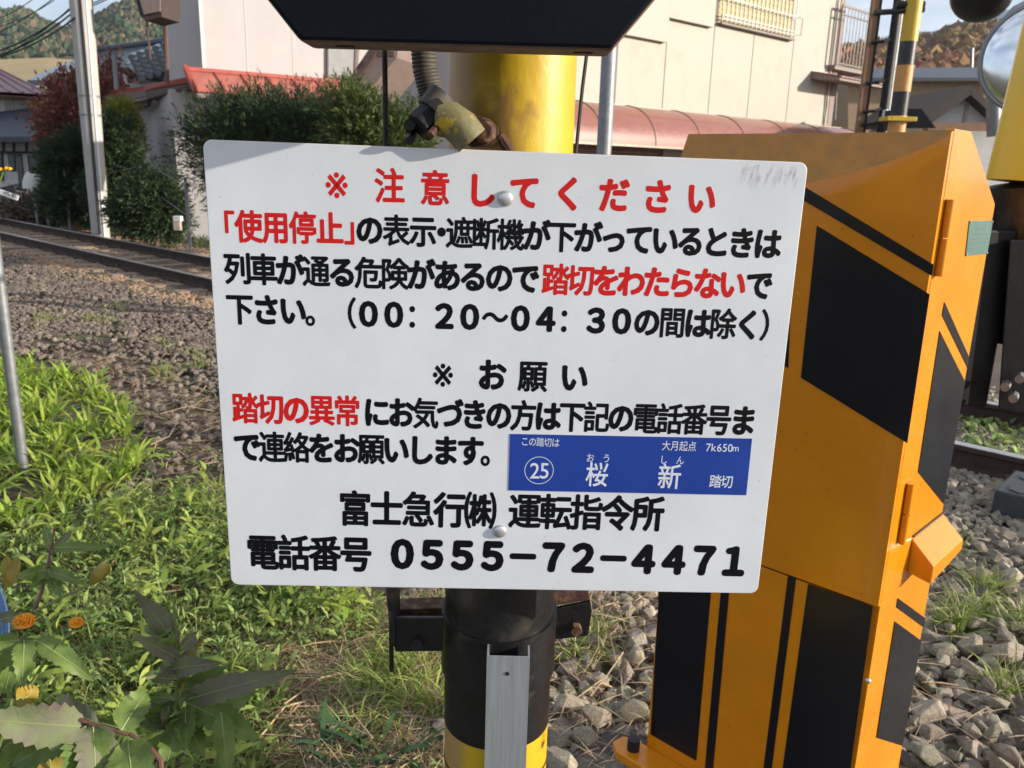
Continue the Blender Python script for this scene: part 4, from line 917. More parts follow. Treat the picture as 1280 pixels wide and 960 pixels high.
# ================================================================== RIGHT BACKGROUND HOUSES
nh = thing('tan_house', AT(1170, 170, 45), 'long tan walled house with a flat navy roof below the autumn hill', 'house')
B('wall', MB().prism([AT(x, y, 45) for x, y in ((1060, 96), (1300, 98), (1300, 235), (1060, 235))], V(0, 5, 0)), M_TAN, nh)
B('roof', MB().prism([AT(1062, 85, 46), AT(1300, 84, 46), AT(1300, 97, 44.2), AT(1058, 97, 44.2)], -Z1*.15), M_NAVY, nh)
B('eave_trim', MB().prism([AT(x, y, 44.4) for x, y in ((1060, 98), (1300, 98), (1300, 102), (1060, 102))], V(0, .2, 0)), M_BEIGE, nh)
gh = thing('small_gable_house', AT(1205, 230, 24), 'small white gable building with dark brown roof in front of the tan house', 'house')
gy = 24.
B('gable', MB().prism([AT(x, y, gy) for x, y in ((1160, 157), (1212, 118), (1250, 157))], V(0, 4, 0)), M_WHITEW, gh)
B('wall', MB().prism([AT(x, y, gy) for x, y in ((1160, 157), (1262, 157), (1262, 245), (1160, 245))], V(0, 4, 0)), M_WHITEW, gh)
B('roof', MB().prism([AT(x, y, gy-.5) for x, y in ((1150, 146), (1213, 106), (1214, 118), (1164, 154))], V(0, 4.5, 0)), M_TIMB, gh)
B('roof', MB().prism([AT(x, y, gy-.5) for x, y in ((1213, 106), (1252, 142), (1250, 152), (1213, 118))], V(0, 4.5, 0)), M_TIMB, gh)
B('gable_strut', MB().box(AT(1204, 154, gy-.06), V(.09, 0, 0), V(0, .05, 0), Z1*.55), M_BEIGE, gh)
B('beam', MB().prism([AT(x, y, gy-.6) for x, y in ((1160, 154), (1254, 153), (1254, 163), (1160, 163))], V(0, .3, 0)), M_BEAM, gh)
B('chimney_pipe', MB().tube([AT(1243, 170, 20), AT(1242, 117, 20)], .16, 16), M_GALV, None, smooth=True, label='grey blue upright pipe in front of the small gable building', cat='pipe')
B('distant_pole', MB().tube([AT(1214, 90, 60), AT(1215, 60, 60)], .12, 8), M_GALV, None, label='pale distant pole standing against the autumn hillside', cat='pole')
# ================================================================== UTILITY POLE, WIRES
up_ = thing('utility_pole', AT(126, 290, 16.5)*V(1, 1, 0)-Z1*.3, 'leaning grey concrete utility pole beyond the track on the left', 'utility pole')
pb_, pt_ = AT(126, 292, 16.5), AT(101, 0, 16.5); pt2 = pb_+(pt_-pb_)*1.8
B('shaft', MB().tube([pb_-(pt_-pb_)*.08, pb_, (pb_+pt_)/2, pt_, pt2], [.165, .165, .185, .20, .20], 24), M_CONC, up_, smooth=True)
dv = pt_-pb_
B('conduit', MB().tube([pb_+V(.125, -.12, 0)-dv*.05, pb_+V(.165, -.12, 0)+dv*1.3], .021, 10), M_WPVC, up_, smooth=True)
for dx, rr_ in ((.05, .012), (.085, .012)): B('cable', MB().tube([pb_+V(dx, -.17, 0), pb_+V(dx+.01, -.2, 0)+dv*1.3], rr_, 6), M_WIRE, up_, smooth=True)
for k in (.52, .60, .99): p = pb_+dv*k; B('steel_band', MB().tube([p, p+dv*.008], .196, 24), M_GALV, up_, smooth=True)
B('glass_insulator', MB().dome(pb_+dv*.91+V(-.22, 0, 0), V(-.3, 0, 1), .05, .06, 10, 4), M_WPVC, up_, smooth=True)
WL = ['thick black overhead wire of the bundle left of the utility pole, highest of the bundle', 'thick black overhead wire, second from the top of the bundle left of the pole', 'thick black overhead wire, third from the top of the bundle left of the pole', 'thick black overhead wire at the bottom of the bundle left of the pole', 'thin black overhead wire crossing the sky in the upper left corner, right one of two', 'thin black overhead wire crossing the sky in the upper left corner, left one of two', 'thin steep black overhead wire rising to the pole above the bundle', 'black wire leaving the right side of the utility pole, lower one', 'black wire leaving the right side of the utility pole, upper one']
wires = [((-60, 92), (96, 2), 18), ((-60, 75), (92, 8), 17), ((-60, 80), (92, 15), 17), ((-60, 78), (94, 22), 16.6), ((-60, 40), (68, 0), 22), ((-60, 30), (45, -4), 22), ((-60, 58), (90, -22), 19), ((98, 14), (190, -30), 17), ((104, 8), (150, -14), 17)]
for i, (a, b, yy) in enumerate(wires):
    A_, B_ = AT(*a, yy), AT(*b, yy-.3); ps = [A_*(1-k)+B_*k-Z1*.35*4*k*(1-k)*(.6 if i < 7 else .1) for k in [j/10 for j in range(11)]]
    B('overhead_wire', MB().tube(ps, .016 if i in (1, 2, 3) else .010, 5), M_WIRE, None, label=WL[i], cat='wire', group='overhead wires at the upper left')
# ---- lineside fence posts and rail things
fence = thing('lineside_fence', AT(90, 275, 18.5)*V(1, 1, 0)-Z1*.2, 'low wire fence on thin grey posts in front of the green shrubs beyond the track', 'fence')
fpp = [((48, 285), 18.6, .9), ((60, 272), 18.6, 1.0), ((87, 277), 17.6, 1.05), ((237, 297), 13.6, .95), ((190, 262), 15.5, 1.0), ((-30, 262), 20, 1.0)]
tops = []
for (p, yy, hh) in fpp:
    a = AT(*p, yy); B('fence_post', MB().tube([a-Z1*.2, a+Z1*hh], .03, 8), M_GALV, fence, smooth=True); tops.append(a)
tops.sort(key=lambda p: p[0])
for k in (.35, .8):
    B('fence_wire', MB().tube([p+Z1*k for p in tops], .005, 5, ), M_GALV, fence)
wb_ = thing('white_box_marker', AT(220, 278, 14), 'small white box on a short stand at the foot of the pale house', 'box')
B('housing', MB().box(AT(216, 277, 14), V(.13, 0, 0), V(0, .12, 0), Z1*.09), M_WHITEW, wb_, bevel=.01)
B('stand', MB().box(AT(217, 284, 14)-Z1*.05, V(.1, 0, 0), V(0, .1, 0), Z1*.14), M_BEIGE, wb_)
# gradient post at the left edge
gp_ = thing('gradient_post', AT(-4, 285, 8.5)*V(1, 1, 0)-Z1*.15, 'small white arm sign with black figures on the left edge beyond the pipe', 'sign')
B('arm', MB().prism([AT(x, y, 8.5) for x, y in ((-30, 229), (0, 237), (23, 245), (21, 250.5), (0, 243), (-30, 236))], V(0, .02, 0)), M_WPVC, gp_)
B('arm', MB().prism([AT(x, y, 8.56) for x, y in ((-14, 240), (-2, 235), (17, 230.5), (19, 243), (0, 236))], V(0, .02, 0)), M_DARK, gp_)
B('stake', MB().tube([AT(-10, 300, 8.56), AT(-12, 232, 8.56)], .03, 8), M_WPVC, gp_)
mb = MB(); gc = AT(4, 241, 8.495); ge = AT(21, 246.5, 8.495)-gc; Lg = np.linalg.norm(ge); ge /= Lg
for i, ch_ in enumerate('175 87'):
    vs, fs = glyph(ch_, .03) if ch_ != ' ' else ([], [])
    if len(vs): mb.add([gc+ge*(Lg*i/6.4)+ge*v_[0]*.042+V(0, 0, 1)*(v_[1]-.3)*.052 for v_ in vs], fs)
B('figures', mb, M_BLK, gp_)
# grey pipe post near the left edge
pp_ = GZ(30, 592, -.15)
B('pipe_post', MB().tube([V(pp_[0], pp_[1], -.25), V(pp_[0], pp_[1], 1.12)], .027, 20), M_GALV, None, smooth=True, label='upright galvanised pipe post among the weeds at the left edge', cat='post')
# blue twine bundle
mb = MB()
for i in range(9):
    a = AT(-8+i*1.6, 715+i*4, 1.25); b = AT(-3+i*1.7, 800, 1.25); mb.tube([a, (a+b)/2+V(.004, 0, 0), b], .0022, 5)
B('twine_bundle', mb, M_BROPE, None, label='bundle of faded blue twine hanging at the left edge among weeds', cat='twine')
# ================================================================== VEGETATION
def leaves(pos, az, ele, ln, wd, droop=.9, seg=4, roll=None):
    """numpy strips: pos (n,3), azimuth, elevation at the base, length, width"""
    n = len(pos); T = np.linspace(0, 1, seg+1); W = np.interp(T, [0, .25, .5, .8, 1], [.25, .9, 1, .55, .03])
    hx = np.cos(az); hy = np.sin(az); P_ = pos.copy(); out = []
    roll = rng.uniform(-.6, .6, n) if roll is None else roll
    sx, sy = -hy, hx
    for i, t_ in enumerate(T):
        e = ele-droop*t_; w_ = (wd*W[i]/2)[:, None]
        sd = np.stack([sx*np.cos(roll), sy*np.cos(roll), np.sin(roll)], 1)
        out.append(P_-sd*w_); out.append(P_+sd*w_)
        st = ln/seg; P_ = P_+np.stack([hx*np.cos(e)*st, hy*np.cos(e)*st, np.sin(e)*st], 1)
    A_ = np.stack(out, 1); k = 2*(seg+1); F_ = np.array([(2*i, 2*i+1, 2*i+3, 2*i+2) for i in range(seg)])
    return A_.reshape(-1, 3), (F_[None]+np.arange(n)[:, None, None]*k).reshape(-1, 4)
def leafstuff(name, m_, par=None, **a):
    kw = {k: a.pop(k) for k in list(a) if k in ('label', 'cat', 'kind', 'group', 'loc')}
    v, f = leaves(**a); return bulk(name, v, f, m_, par, **kw)
def U(a, b, n): return rng.uniform(a, b, n)
def clusters(cent, per, spread, zr):
    c = np.repeat(np.array(cent), per, 0); n = len(c); r_ = U(0, spread, n); a = U(0, 6.283, n)
    c = c+np.stack([r_*np.cos(a), r_*np.sin(a), U(zr[0], zr[1], n)], 1); return c, a
def region(poly, n, xr, yr): return scatter(n, xr, yr, lambda x, y: inpoly(*PX((x, y, -.12)), poly))
# lush broad weeds
c = [(x, y, -.16) for x, y in region(G1, 1500, (-6, -1), (2.6, 6.2))]
P_, a = clusters(c, 11, .05, (0, .03)); n = len(P_)
leafstuff('leafy_weeds', M_GRASS, pos=P_, az=a+U(-.5, .5, n), ele=U(.35, 1.45, n), ln=U(.09, .2, n), wd=U(.014, .026, n), label='lush patch of bright broad leaved weeds round the pipe post', cat='weeds', kind='stuff')
# mugwort carpet
c = [(x, y, -.16+.05*max(0, noise.noise((x*2, y*2, 1)))) for x, y in region(G2, 3600, (-3.4, .3), (1.5, 3.7))]
P_, a = clusters(c, 13, .05, (0, .10)); n = len(P_)
leafstuff('mugwort_carpet', M_MUG, pos=P_, az=a+U(-1, 1, n), ele=U(.0, 1.5, n), ln=U(.02, .055, n), wd=U(.008, .018, n), roll=U(-1.2, 1.2, n), seg=3, label='dense carpet of small leaved green weeds left of the post', cat='weeds', kind='stuff')
# upright leafy stalks at the board's lower left
c = [(x, y, -.16) for x, y in region([(300, 640), (330, 720), (470, 745), (460, 800), (380, 790), (290, 700)], 420, (-1.6, 0), (1.6, 4))]
P_, a = clusters(c, 10, .03, (0, .16)); n = len(P_)
leafstuff('leafy_stalks', M_GRASS, pos=P_, az=a, ele=U(0, 1, n), ln=U(.04, .085, n), wd=U(.012, .02, n), label='bright upright leafy weeds below the lower left corner of the board', cat='weeds', kind='stuff')
# taller broad leaved plants rising out of the carpet
c = [(x, y, -.16) for x, y in region(G2, 420, (-3.4, .3), (1.5, 3.7)) if random.random() < .55]
P_, a = clusters(c, 13, .02, (0, .20)); n = len(P_)
leafstuff('tall_broad_weeds', mat('bright broad leaf', (.40, .46, .09), .5, scale=4, col2=(.20, .30, .05), trans=.45, island=.35), pos=P_, az=a+U(-.6, .6, n), ele=U(.2, 1.3, n), ln=U(.04, .11, n), wd=U(.010, .024, n), roll=U(-.9, .9, n), label='taller bright broad leaved weeds standing out of the low green carpet', cat='weeds', kind='stuff')
c = [(x, y, -.16) for x, y in region(G2, 900, (-3.4, .3), (1.5, 3.7)) if noise.noise((x*1.5, y*1.5, 9)) > .0]
P_, a = clusters(c, 12, .03, (0, .01)); n = len(P_)
leafstuff('fine_grass', M_BLADE, pos=P_, az=a, ele=U(.7, 1.5, n), ln=U(.07, .2, n), wd=U(.002, .005, n), droop=1.3, label='fine yellow green grass blades mixed into the weeds left of the post', cat='grass', kind='stuff')
# grass tufts
tufts = [(480, 860), (500, 880), (455, 870), (520, 850), (470, 900), (530, 900), (440, 930), (700, 780), (740, 800), (1200, 790), (1190, 775), (1230, 740), (1215, 760), (1270, 790), (1185, 700), (1260, 860), (715, 830), (1040, 700), (250, 640), (270, 620), (200, 470), (215, 440), (60, 405), (120, 400), (240, 455), (150, 392), (320, 660), (260, 700), (300, 760)]
c = []
for x, y in tufts:
    for _ in range(7): g = GZ(x+random.uniform(-16, 16), y+random.uniform(-10, 10)); c.append((g[0], g[1], -.16))
P_, a = clusters(c, 14, .03, (0, .01)); n = len(P_)
leafstuff('grass_tufts', M_BLADE, pos=P_, az=a, ele=U(.6, 1.5, n), ln=U(.06, .17, n), wd=U(.003, .006, n), droop=1.3, label='thin grass tufts growing between the stones and weeds', cat='grass', kind='stuff')
c = [(x, y, -.16) for x, y in region([(440, 790), (560, 770), (560, 930), (470, 920)], 260, (-.7, .1), (1.7, 3))]
P_, a = clusters(c, 16, .02, (0, .01)); n = len(P_)
leafstuff('long_grass', mat('long pale grass', (.42, .46, .10), .55, scale=3, col2=(.22, .30, .05), trans=.4, island=.4), pos=P_, az=a, ele=U(.6, 1.5, n), ln=U(.08, .2, n), wd=U(.003, .007, n), droop=1.4, label='long pale green grass blades just left of the post foot', cat='grass', kind='stuff')
c = [(x, y, -.16+.03*random.random()) for x, y in region(DRY2, 700, (-.9, 0), (1.6, 3))+region([(200, 560), (300, 560), (310, 650), (120, 650)], 500, (-2.5, -.6), (2.4, 4.5))]
P_, a = clusters(c, 10, .03, (0, .04)); n = len(P_)
leafstuff('feathery_weeds', M_MUG, pos=P_, az=a, ele=U(0, 1.4, n), ln=U(.015, .04, n), wd=U(.004, .010, n), seg=3, roll=U(-1, 1, n), label='feathery small weeds growing through the straw', cat='weeds', kind='stuff')
# dark strap leaved clump at the bottom
c = []
for x, y in ((430, 940), (470, 950), (400, 960), (500, 955), (450, 975)):
    g = GZ(x, y); c.append((g[0], g[1], -.16))
P_, a = clusters(c, 15, .03, (0, .01)); n = len(P_)
leafstuff('strap_leaf_clump', mat('dark strap leaf', (.045, .10, .03), .4, scale=5, col2=(.025, .06, .02), trans=.2, island=.4), pos=P_, az=a, ele=U(.3, 1.2, n), ln=U(.10, .20, n), wd=U(.014, .022, n), label='dark strap leaved clump at the bottom left of the post', cat='plant', kind='stuff')
# straw
c1_ = region(DRY, 2200, (-4, -.6), (2.6, 6.5)); c2_ = region(DRY2, 1500, (-.9, 0), (1.6, 3)); c3_ = region(G2, 1300, (-3, .3), (1.5, 3.7)); c4_ = region([(690, 740), (830, 740), (830, 960), (690, 960)], 900, (0, .6), (1.7, 3.2)); c5_ = region(G1, 900, (-6, -1), (2.6, 6.2))
c6_ = [(x, y) for x, y in region([(1130, 700), (1290, 700), (1290, 960), (1130, 960)], 700, (.9, 2.6), (1.8, 3.2)) if random.random() < .35]
P_ = np.array([(x, y, -.15+random.uniform(0, .035)) for x, y in c1_*2+c2_*9+c3_*2+c5_*2]+[(x, y, -.12+random.uniform(0, .04)) for x, y in c4_[::3]+c6_]); P_ = np.repeat(P_, 2, 0)+rng.normal(0, .02, (len(P_)*2, 3))*(1, 1, .2); n = len(P_)
leafstuff('dry_straw', M_STRAW, pos=P_, az=U(0, 6.28, n), ele=U(-.1, .35, n), ln=U(.05, .22, n), wd=U(.0015, .005, n), droop=.35, seg=3, label='dry broken straw and dead stalks scattered over the soil', cat='straw', kind='stuff')
mb = MB()
for i in range(130):
    x, y = random.choice([(random.uniform(0, 300), random.uniform(600, 860)), (random.uniform(130, 290), random.uniform(440, 600)), (random.uniform(390, 540), random.uniform(780, 940)), (random.uniform(700, 800), random.uniform(770, 900)), (random.uniform(60, 300), random.uniform(700, 860))])
    g = GZ(x, y); a = random.uniform(0, 6.28); l = random.uniform(.1, .35); p = V(g[0], g[1], -.12)
    mb.tube([p, p+V(math.cos(a)*l/2, math.sin(a)*l/2, .04*random.random()), p+V(math.cos(a+.2)*l, math.sin(a+.2)*l, .05*random.random())], .0025, 5)
B('dead_stalks', mb, M_STRAW, None, loc=(0, 0, 0), label='long dead stalks lying across stones and weeds', cat='dead stalks', kind='stuff')
# low green cover beyond the track and at the right crossing
gc_ = scatter(2600, (-14, 0), (9, 22), lambda x, y: 2.2 < (x-PB[0])*NT[0]+(y-PB[1])*NT[1] < 5 and PX((x, y, -.2))[0] < 330)
P_, a = clusters([(x, y, hgt(x, y)) for x, y in gc_], 8, .12, (0, .04)); n = len(P_)
leafstuff('verge_grass', mat('verge green', (.07, .11, .03), .7, scale=1, col2=(.05, .06, .025), island=.5, trans=.2), pos=P_, az=a, ele=U(.4, 1.5, n), ln=U(.08, .22, n), wd=U(.012, .03, n), seg=3, label='rough green verge between the far rail and the shrubs', cat='grass', kind='stuff')
gr_ = region([(1195, 500), (1300, 520), (1300, 575), (1200, 560)], 900, (2, 4.6), (3.8, 6.5))
P_, a = clusters([(x, y, -.15) for x, y in gr_], 6, .06, (0, .05)); n = len(P_)
leafstuff('clover_patch', M_MUG, pos=P_, az=a, ele=U(0, 1.2, n), ln=U(.03, .08, n), wd=U(.03, .05, n), seg=3, label='patch of round green leaves between the rails at the right', cat='weeds', kind='stuff')

# ---- tall flowering weed close to the camera: every leaf is its own part
def big_leaf(b, t, wd, m_, par, side=0.0, bend=.16, name='leaf'):
    b, t = np.asarray(b), np.asarray(t); ax = t-b; Ln = np.linalg.norm(ax); ax = ax/Ln
    view = (b-CP); view /= np.linalg.norm(view)
    s_ = np.cross(ax, -view); s_ /= np.linalg.norm(s_); up = np.cross(s_, ax)
    if np.dot(up, -view) < 0: up = -up
    s_ = s_*math.cos(side)+up*math.sin(side); up = np.cross(s_, ax)
    if up[2] < 0: up = -up
    n = 18; mb = MB(); Lft, Mid, Rgt = [], [], []
    for i in range(n+1):
        k = i/n; w_ = wd/2*(math.sin(math.pi*min(1, k**.75))**.8 if 0 < k < 1 else .02)*(1.05-.25*k)
        ser = 1+(.16 if i % 2 else -.05)
        c = b+ax*Ln*k+up*(-bend*Ln*(k*k))+up*bend*Ln*k*.5
        Mid.append(c); rip = .022*math.sin(k*9+side*3)*wd/.04*.3
        Lft.append(c-s_*w_*ser+up*(w_*.42+rip)-ax*0+ax*(w_*.12 if i % 2 else 0)); Rgt.append(c+s_*w_*ser+up*(w_*.42-rip)+ax*(w_*.12 if i % 2 else 0))
    L2 = [m*.5+l*.5-up*wd*.02 for m, l in zip(Mid, Lft)]; R2_ = [m*.5+l*.5-up*wd*.02 for m, l in zip(Mid, Rgt)]
    mb.grid([Lft, L2, Mid, R2_, Rgt]); o = B(name, mb, m_, par, smooth=True)
    vb = MB().tube([c+up*.0003 for c in Mid[:-1]], [.0011*(1-.8*i/n) for i in range(n)], 5, False)
    B('midrib', vb, M_VEIN, o); return o
w1_ = thing('flowering_weed', (-.75, 1.1, -.15), 'tall serrated leaved weed with orange button flowers at the bottom left corner', 'plant')
w2_ = thing('serrated_weed', (-.36, 1.15, -.15), 'tall serrated leaved weed without flowers left of the post bottom', 'plant')
def stem(pts, r0, par, m_=M_STEM): B('stem', MB().tube([AT(*p) for p in pts], [r0*(1-.5*i/(len(pts)-1)) for i in range(len(pts))], 8), m_, par, smooth=True)
stem([(215, 1080, 1.02), (216, 960, 1.02), (222, 860, 1.03), (220, 800, 1.04), (217, 745, 1.05)], .0036, w2_)
for (b, t, wd, m_, sd, bn) in [
    ((222, 810, 1.04), (168, 733, 1.02), .030, M_LEAFP, .3, .15), ((222, 815, 1.04), (182, 806, 1.0), .020, M_LEAFP, .2, .1), ((224, 812, 1.04), (248, 790, 1.08), .022, M_LEAFP, -.3, .1),
    ((226, 850, 1.03), (180, 845, .98), .022, M_LEAFP, .5, .2), ((228, 850, 1.03), (243, 820, 1.08), .028, M_LEAF, .9, .2), ((225, 870, 1.02), (250, 800, 1.06), .026, M_LEAFY, 1.0, .1),
    ((232, 875, 1.03), (362, 838, 1.02), .036, M_LEAFP, .1, .3), ((232, 878, 1.03), (322, 920, .98), .046, M_LEAF, .2, .25), ((235, 880, 1.03), (330, 868, 1.1), .040, M_LEAF, -.3, .3),
    ((276, 890, 1.0), (286, 975, .95), .030, M_LEAF, .1, .2), ((226, 890, 1.02), (150, 900, .98), .034, M_LEAF, .5, .2), ((232, 885, 1.02), (232, 935, .95), .030, M_LEAF, -.2, .2),
    ((230, 895, 1.02), (256, 945, .96), .028, M_LEAF, .4, .2), ((225, 900, 1.0), (205, 960, .93), .034, M_LEAF, -.4, .2), ((222, 870, 1.04), (285, 830, 1.06), .030, M_LEAF, .6, .2), ((240, 870, 1.04), (300, 850, 1.1), .026, M_LEAF, -.7, .2)]:
    big_leaf(AT(*b), AT(*t), wd, m_, w2_, sd, bn)
for i in range(26):
    y = random.uniform(780, 985); x = 218+random.uniform(-4, 6)+(y-800)*.02; a = random.uniform(0, 6.28); l = random.uniform(38, 78)
    big_leaf(AT(x, y, 1.03), AT(x+l*math.cos(a), y-l*.45+l*.5*random.random(), 1.03-.07*math.sin(a)), random.uniform(.016, .028), random.choice([M_LEAF, M_LEAF, M_LEAFP]), w2_, random.uniform(-.5, .5), .25)
stem([(-30, 1050, .86), (40, 920, .86), (100, 900, .86), (160, 918, .86)], .0045, w1_, M_STEMR)
stem([(205, 1000, .84), (200, 950, .85), (183, 930, .86), (150, 910, .87)], .0045, w1_, M_STEMR)
for (b, t, wd, m_, sd, bn) in [
    ((108, 908, .86), (-28, 900, .80), .050, M_LEAFP, .15, .2), ((112, 908, .86), (95, 992, .80), .052, M_LEAF, .1, .2), ((116, 906, .86), (122, 1010, .80), .046, M_LEAFP, .2, .2),
    ((160, 925, .86), (170, 1020, .78), .052, M_LEAF, -.1, .25), ((150, 915, .86), (185, 860, .92), .040, M_LEAF, .3, .2), ((118, 903, .86), (60, 870, .92), .036, M_LEAFP, .4, .2),
    ((90, 915, .87), (10, 960, .84), .034, M_LEAF, .2, .2), ((40, 925, .88), (-20, 985, .84), .04, M_LEAF, .3, .2), ((120, 900, .9), (180, 920, .9), .036, M_LEAF, -.5, .2),
    ((60, 940, .9), (70, 1000, .86), .03, M_LEAFY, .2, .2), ((20, 880, .92), (50, 860, .95), .03, M_LEAFY, .2, .2)]:
    big_leaf(AT(*b), AT(*t), wd, m_, w1_, sd, bn)
stem([(-20, 985, .95), (10, 900, .96), (22, 830, .97), (30, 795, .98)], .0028, w1_)
stem([(30, 870, .96), (60, 820, .96), (80, 800, .97), (92, 786, .97)], .0024, w1_)
stem([(42, 765, 1.0), (75, 748, 1.02), (105, 735, 1.04), (118, 728, 1.05)], .0024, w1_)
stem([(38, 775, 1.0), (52, 740, 1.02), (60, 705, 1.05), (68, 660, 1.08)], .0028, w1_, M_STEMR)
for (b, t, wd, m_, sd, bn) in [
    ((45, 800, .97), (116, 846, .95), .028, M_LEAF, .2, .4), ((30, 800, .97), (28, 855, .92), .028, M_LEAF, .1, .15), ((25, 800, .97), (-25, 805, .95), .026, M_LEAF, .3, .2),
    ((22, 800, .97), (5, 870, .95), .032, M_LEAF, .1, .15), ((0, 775, 1.0), (28, 768, .98), .018, M_LEAFP, .2, .1),
    ((57, 712, 1.03), (22, 722, 1.0), .022, M_LEAF, .3, .3), ((60, 712, 1.04), (76, 745, 1.0), .018, M_LEAF, .2, .1), ((62, 715, 1.04), (98, 725, 1.0), .018, M_LEAF, .3, .35), ((58, 715, 1.04), (40, 735, 1.0), .018, M_LEAF, .1, .1), ((68, 685, 1.06), (135, 683, 1.05), .016, M_LEAF, .3, .1), ((66, 690, 1.06), (55, 655, 1.1), .014, M_LEAF, .3, .1), ((15, 730, 1.02), (22, 695, 1.04), .018, M_LEAFY, .3, .1), ((10, 735, 1.02), (8, 690, 1.04), .016, M_LEAFY, -.3, .1), ((68, 690, 1.06), (90, 662, 1.1), .014, M_LEAFP, .3, .1)]:
    big_leaf(AT(*b), AT(*t), wd, m_, w1_, sd, bn)
def flower(x, y, Yf, r_, bud=0):
    c = AT(x, y, Yf); mb = MB()
    for i in range(70):
        ph = i*2.39996; rr = math.sqrt(i/70)*r_; d_ = V(math.cos(ph)*rr, math.sin(ph)*rr*.8, math.sqrt(max(0, 1-(rr/r_)**2))*r_*.8)
        mb.dome(c+d_, V(d_[0], d_[1]-r_*.2, r_*.8), r_*.13, r_*.22, 5, 2)
    mb.dome(c-Z1*r_*.1, Z1, r_*.95, r_*.5, 12, 3)
    h = B('flower_head', mb, M_FLOW, w1_)
    mb = MB()
    for i in range(9):
        a = i*.698; p = c-Z1*r_*.9; q = c+V(math.cos(a)*r_*.9, math.sin(a)*r_*.9, -r_*.05); m1 = (p+q)/2+V(math.cos(a), math.sin(a), -.3)*r_*.35; s_ = V(-math.sin(a), math.cos(a), 0)*r_*.28
        mb.add([p, m1-s_, q, m1+s_], [(0, 1, 2, 3)])
    B('bract', mb, M_STEM, h)
flower(31, 779, .98, .0135); flower(96, 780, .97, .009)
for i in range(24):
    y = random.uniform(880, 990); x = random.uniform(-10, 150); a = random.uniform(0, 6.28); l = random.uniform(40, 75)
    big_leaf(AT(x, y, .97), AT(x+l*math.cos(a), y-l*.3+l*.6*random.random(), .97-.06*math.sin(a)), random.uniform(.018, .03), random.choice([M_LEAF, M_LEAF, M_LEAF, M_LEAFP, M_LEAFY]), w1_, random.uniform(-.5, .5), .25)
c = AT(126, 714, 1.05); B('bud', MB().tube([AT(116, 728, 1.05), AT(121, 720, 1.05), AT(130, 711, 1.05), AT(136, 706, 1.05)], [.004, .010, .010, .003], 10), mat('bud', (.35, .30, .04), .6, scale=60, col2=(.2, .1, .03)), w1_, smooth=True)
# three yellow flowers high at the left edge
for (x, y) in ((1, 212), (8, 211), (12.5, 211.5)):
    B('yellow_flower', MB().dome(AT(x, y, 3.4), V(0, -.5, 1), .009, .008, 8, 3), M_FLOW, w1_)
B('stem', MB().tube([AT(-12, 330, 3.4), AT(-4, 240, 3.4), AT(4, 214, 3.4), AT(12, 212, 3.4)], .003, 5), M_STEM, w1_)

# ---- trees and shrubs
def crown_pts(blobs, n, fill=.5):
    """points in a union of ellipsoids, denser near the surface"""
    wts = np.array([b[3]*b[4]*b[5] for b in blobs])**.67; wts /= wts.sum(); idx = rng.choice(len(blobs), n, p=wts)
    d = rng.normal(size=(n, 3)); d /= np.linalg.norm(d, axis=1)[:, None]; r_ = U(0, 1, n)**fill
    bb_ = np.array(blobs)[idx]; return bb_[:, :3]+d*r_[:, None]*bb_[:, 3:6], d
def tree(name, label, blobs, n, m_, size, base, trunk=.08, cat='tree', spiky=0, limbs=6, mbark=M_BARK, narrow=.35, up=.3):
    base = np.asarray(base, float); t_ = thing(name, base, label, cat); cen = np.array([b[:3] for b in blobs]); top = cen[np.argmax(cen[:, 2])]
    mb = MB().tube([base, base*.5+top*.5+V(.04, 0, 0), top], [trunk, trunk*.7, trunk*.25], 8); B('trunk', mb, mbark, t_, smooth=True)
    mb = MB()
    for i in range(limbs):
        b = blobs[i % len(blobs)]; k = .25+.5*random.random(); s_ = base*(1-k)+top*k; e = np.array(b[:3])+rng.normal(0, .35, 3)*np.array(b[3:6]); mb.tube([s_, s_*.5+e*.5+Z1*.05, e], [trunk*.45, trunk*.28, trunk*.08], 5)
    B('branches', mb, mbark, t_, smooth=True)
    ncl = max(10, n//14); cc, dd = crown_pts(blobs, ncl, .45); per = 14
    P_ = np.repeat(cc, per, 0)+rng.normal(0, size*1.1, (ncl*per, 3)); d_ = np.repeat(dd, per, 0)+rng.normal(0, .6, (ncl*per, 3)); d_[:, 2] += up
    a = np.arctan2(d_[:, 1], d_[:, 0]); e = np.arctan2(d_[:, 2], np.hypot(d_[:, 0], d_[:, 1])); nn = len(P_)
    if spiky:
        ncl = n//22; cc, dd = crown_pts(blobs, ncl, .4); per = 22; dr = dd+rng.normal(0, .35, dd.shape); dr[:, 2] += up*1.6; dr /= np.linalg.norm(dr, axis=1)[:, None]
        s_ = U(0, 1, ncl*per); D_ = np.repeat(dr, per, 0); P_ = np.repeat(cc, per, 0)+D_*(s_*spiky)[:, None]+rng.normal(0, 1, (ncl*per, 3))*((1-s_)*spiky*.2)[:, None]
        d_ = D_+rng.normal(0, .45, D_.shape); a = np.arctan2(d_[:, 1], d_[:, 0]); e = np.arctan2(d_[:, 2], np.hypot(d_[:, 0], d_[:, 1])); nn = len(P_)
    v, f = leaves(P_, a, e+.2, U(.6, 1.4, nn)*size, U(.6, 1.3, nn)*size*narrow, droop=.5, seg=2, roll=U(-1.5, 1.5, nn)); bulk('crown', v, f, m_, t_)
    return t_
def bl(x, y, Yd, rx, rz=None, ry=None):
    c = AT(x, y, Yd); s_ = Yd/FPX; return (c[0], c[1], c[2], rx*s_, (ry or rx)*s_, (rz or rx)*s_)
yA = 12.3
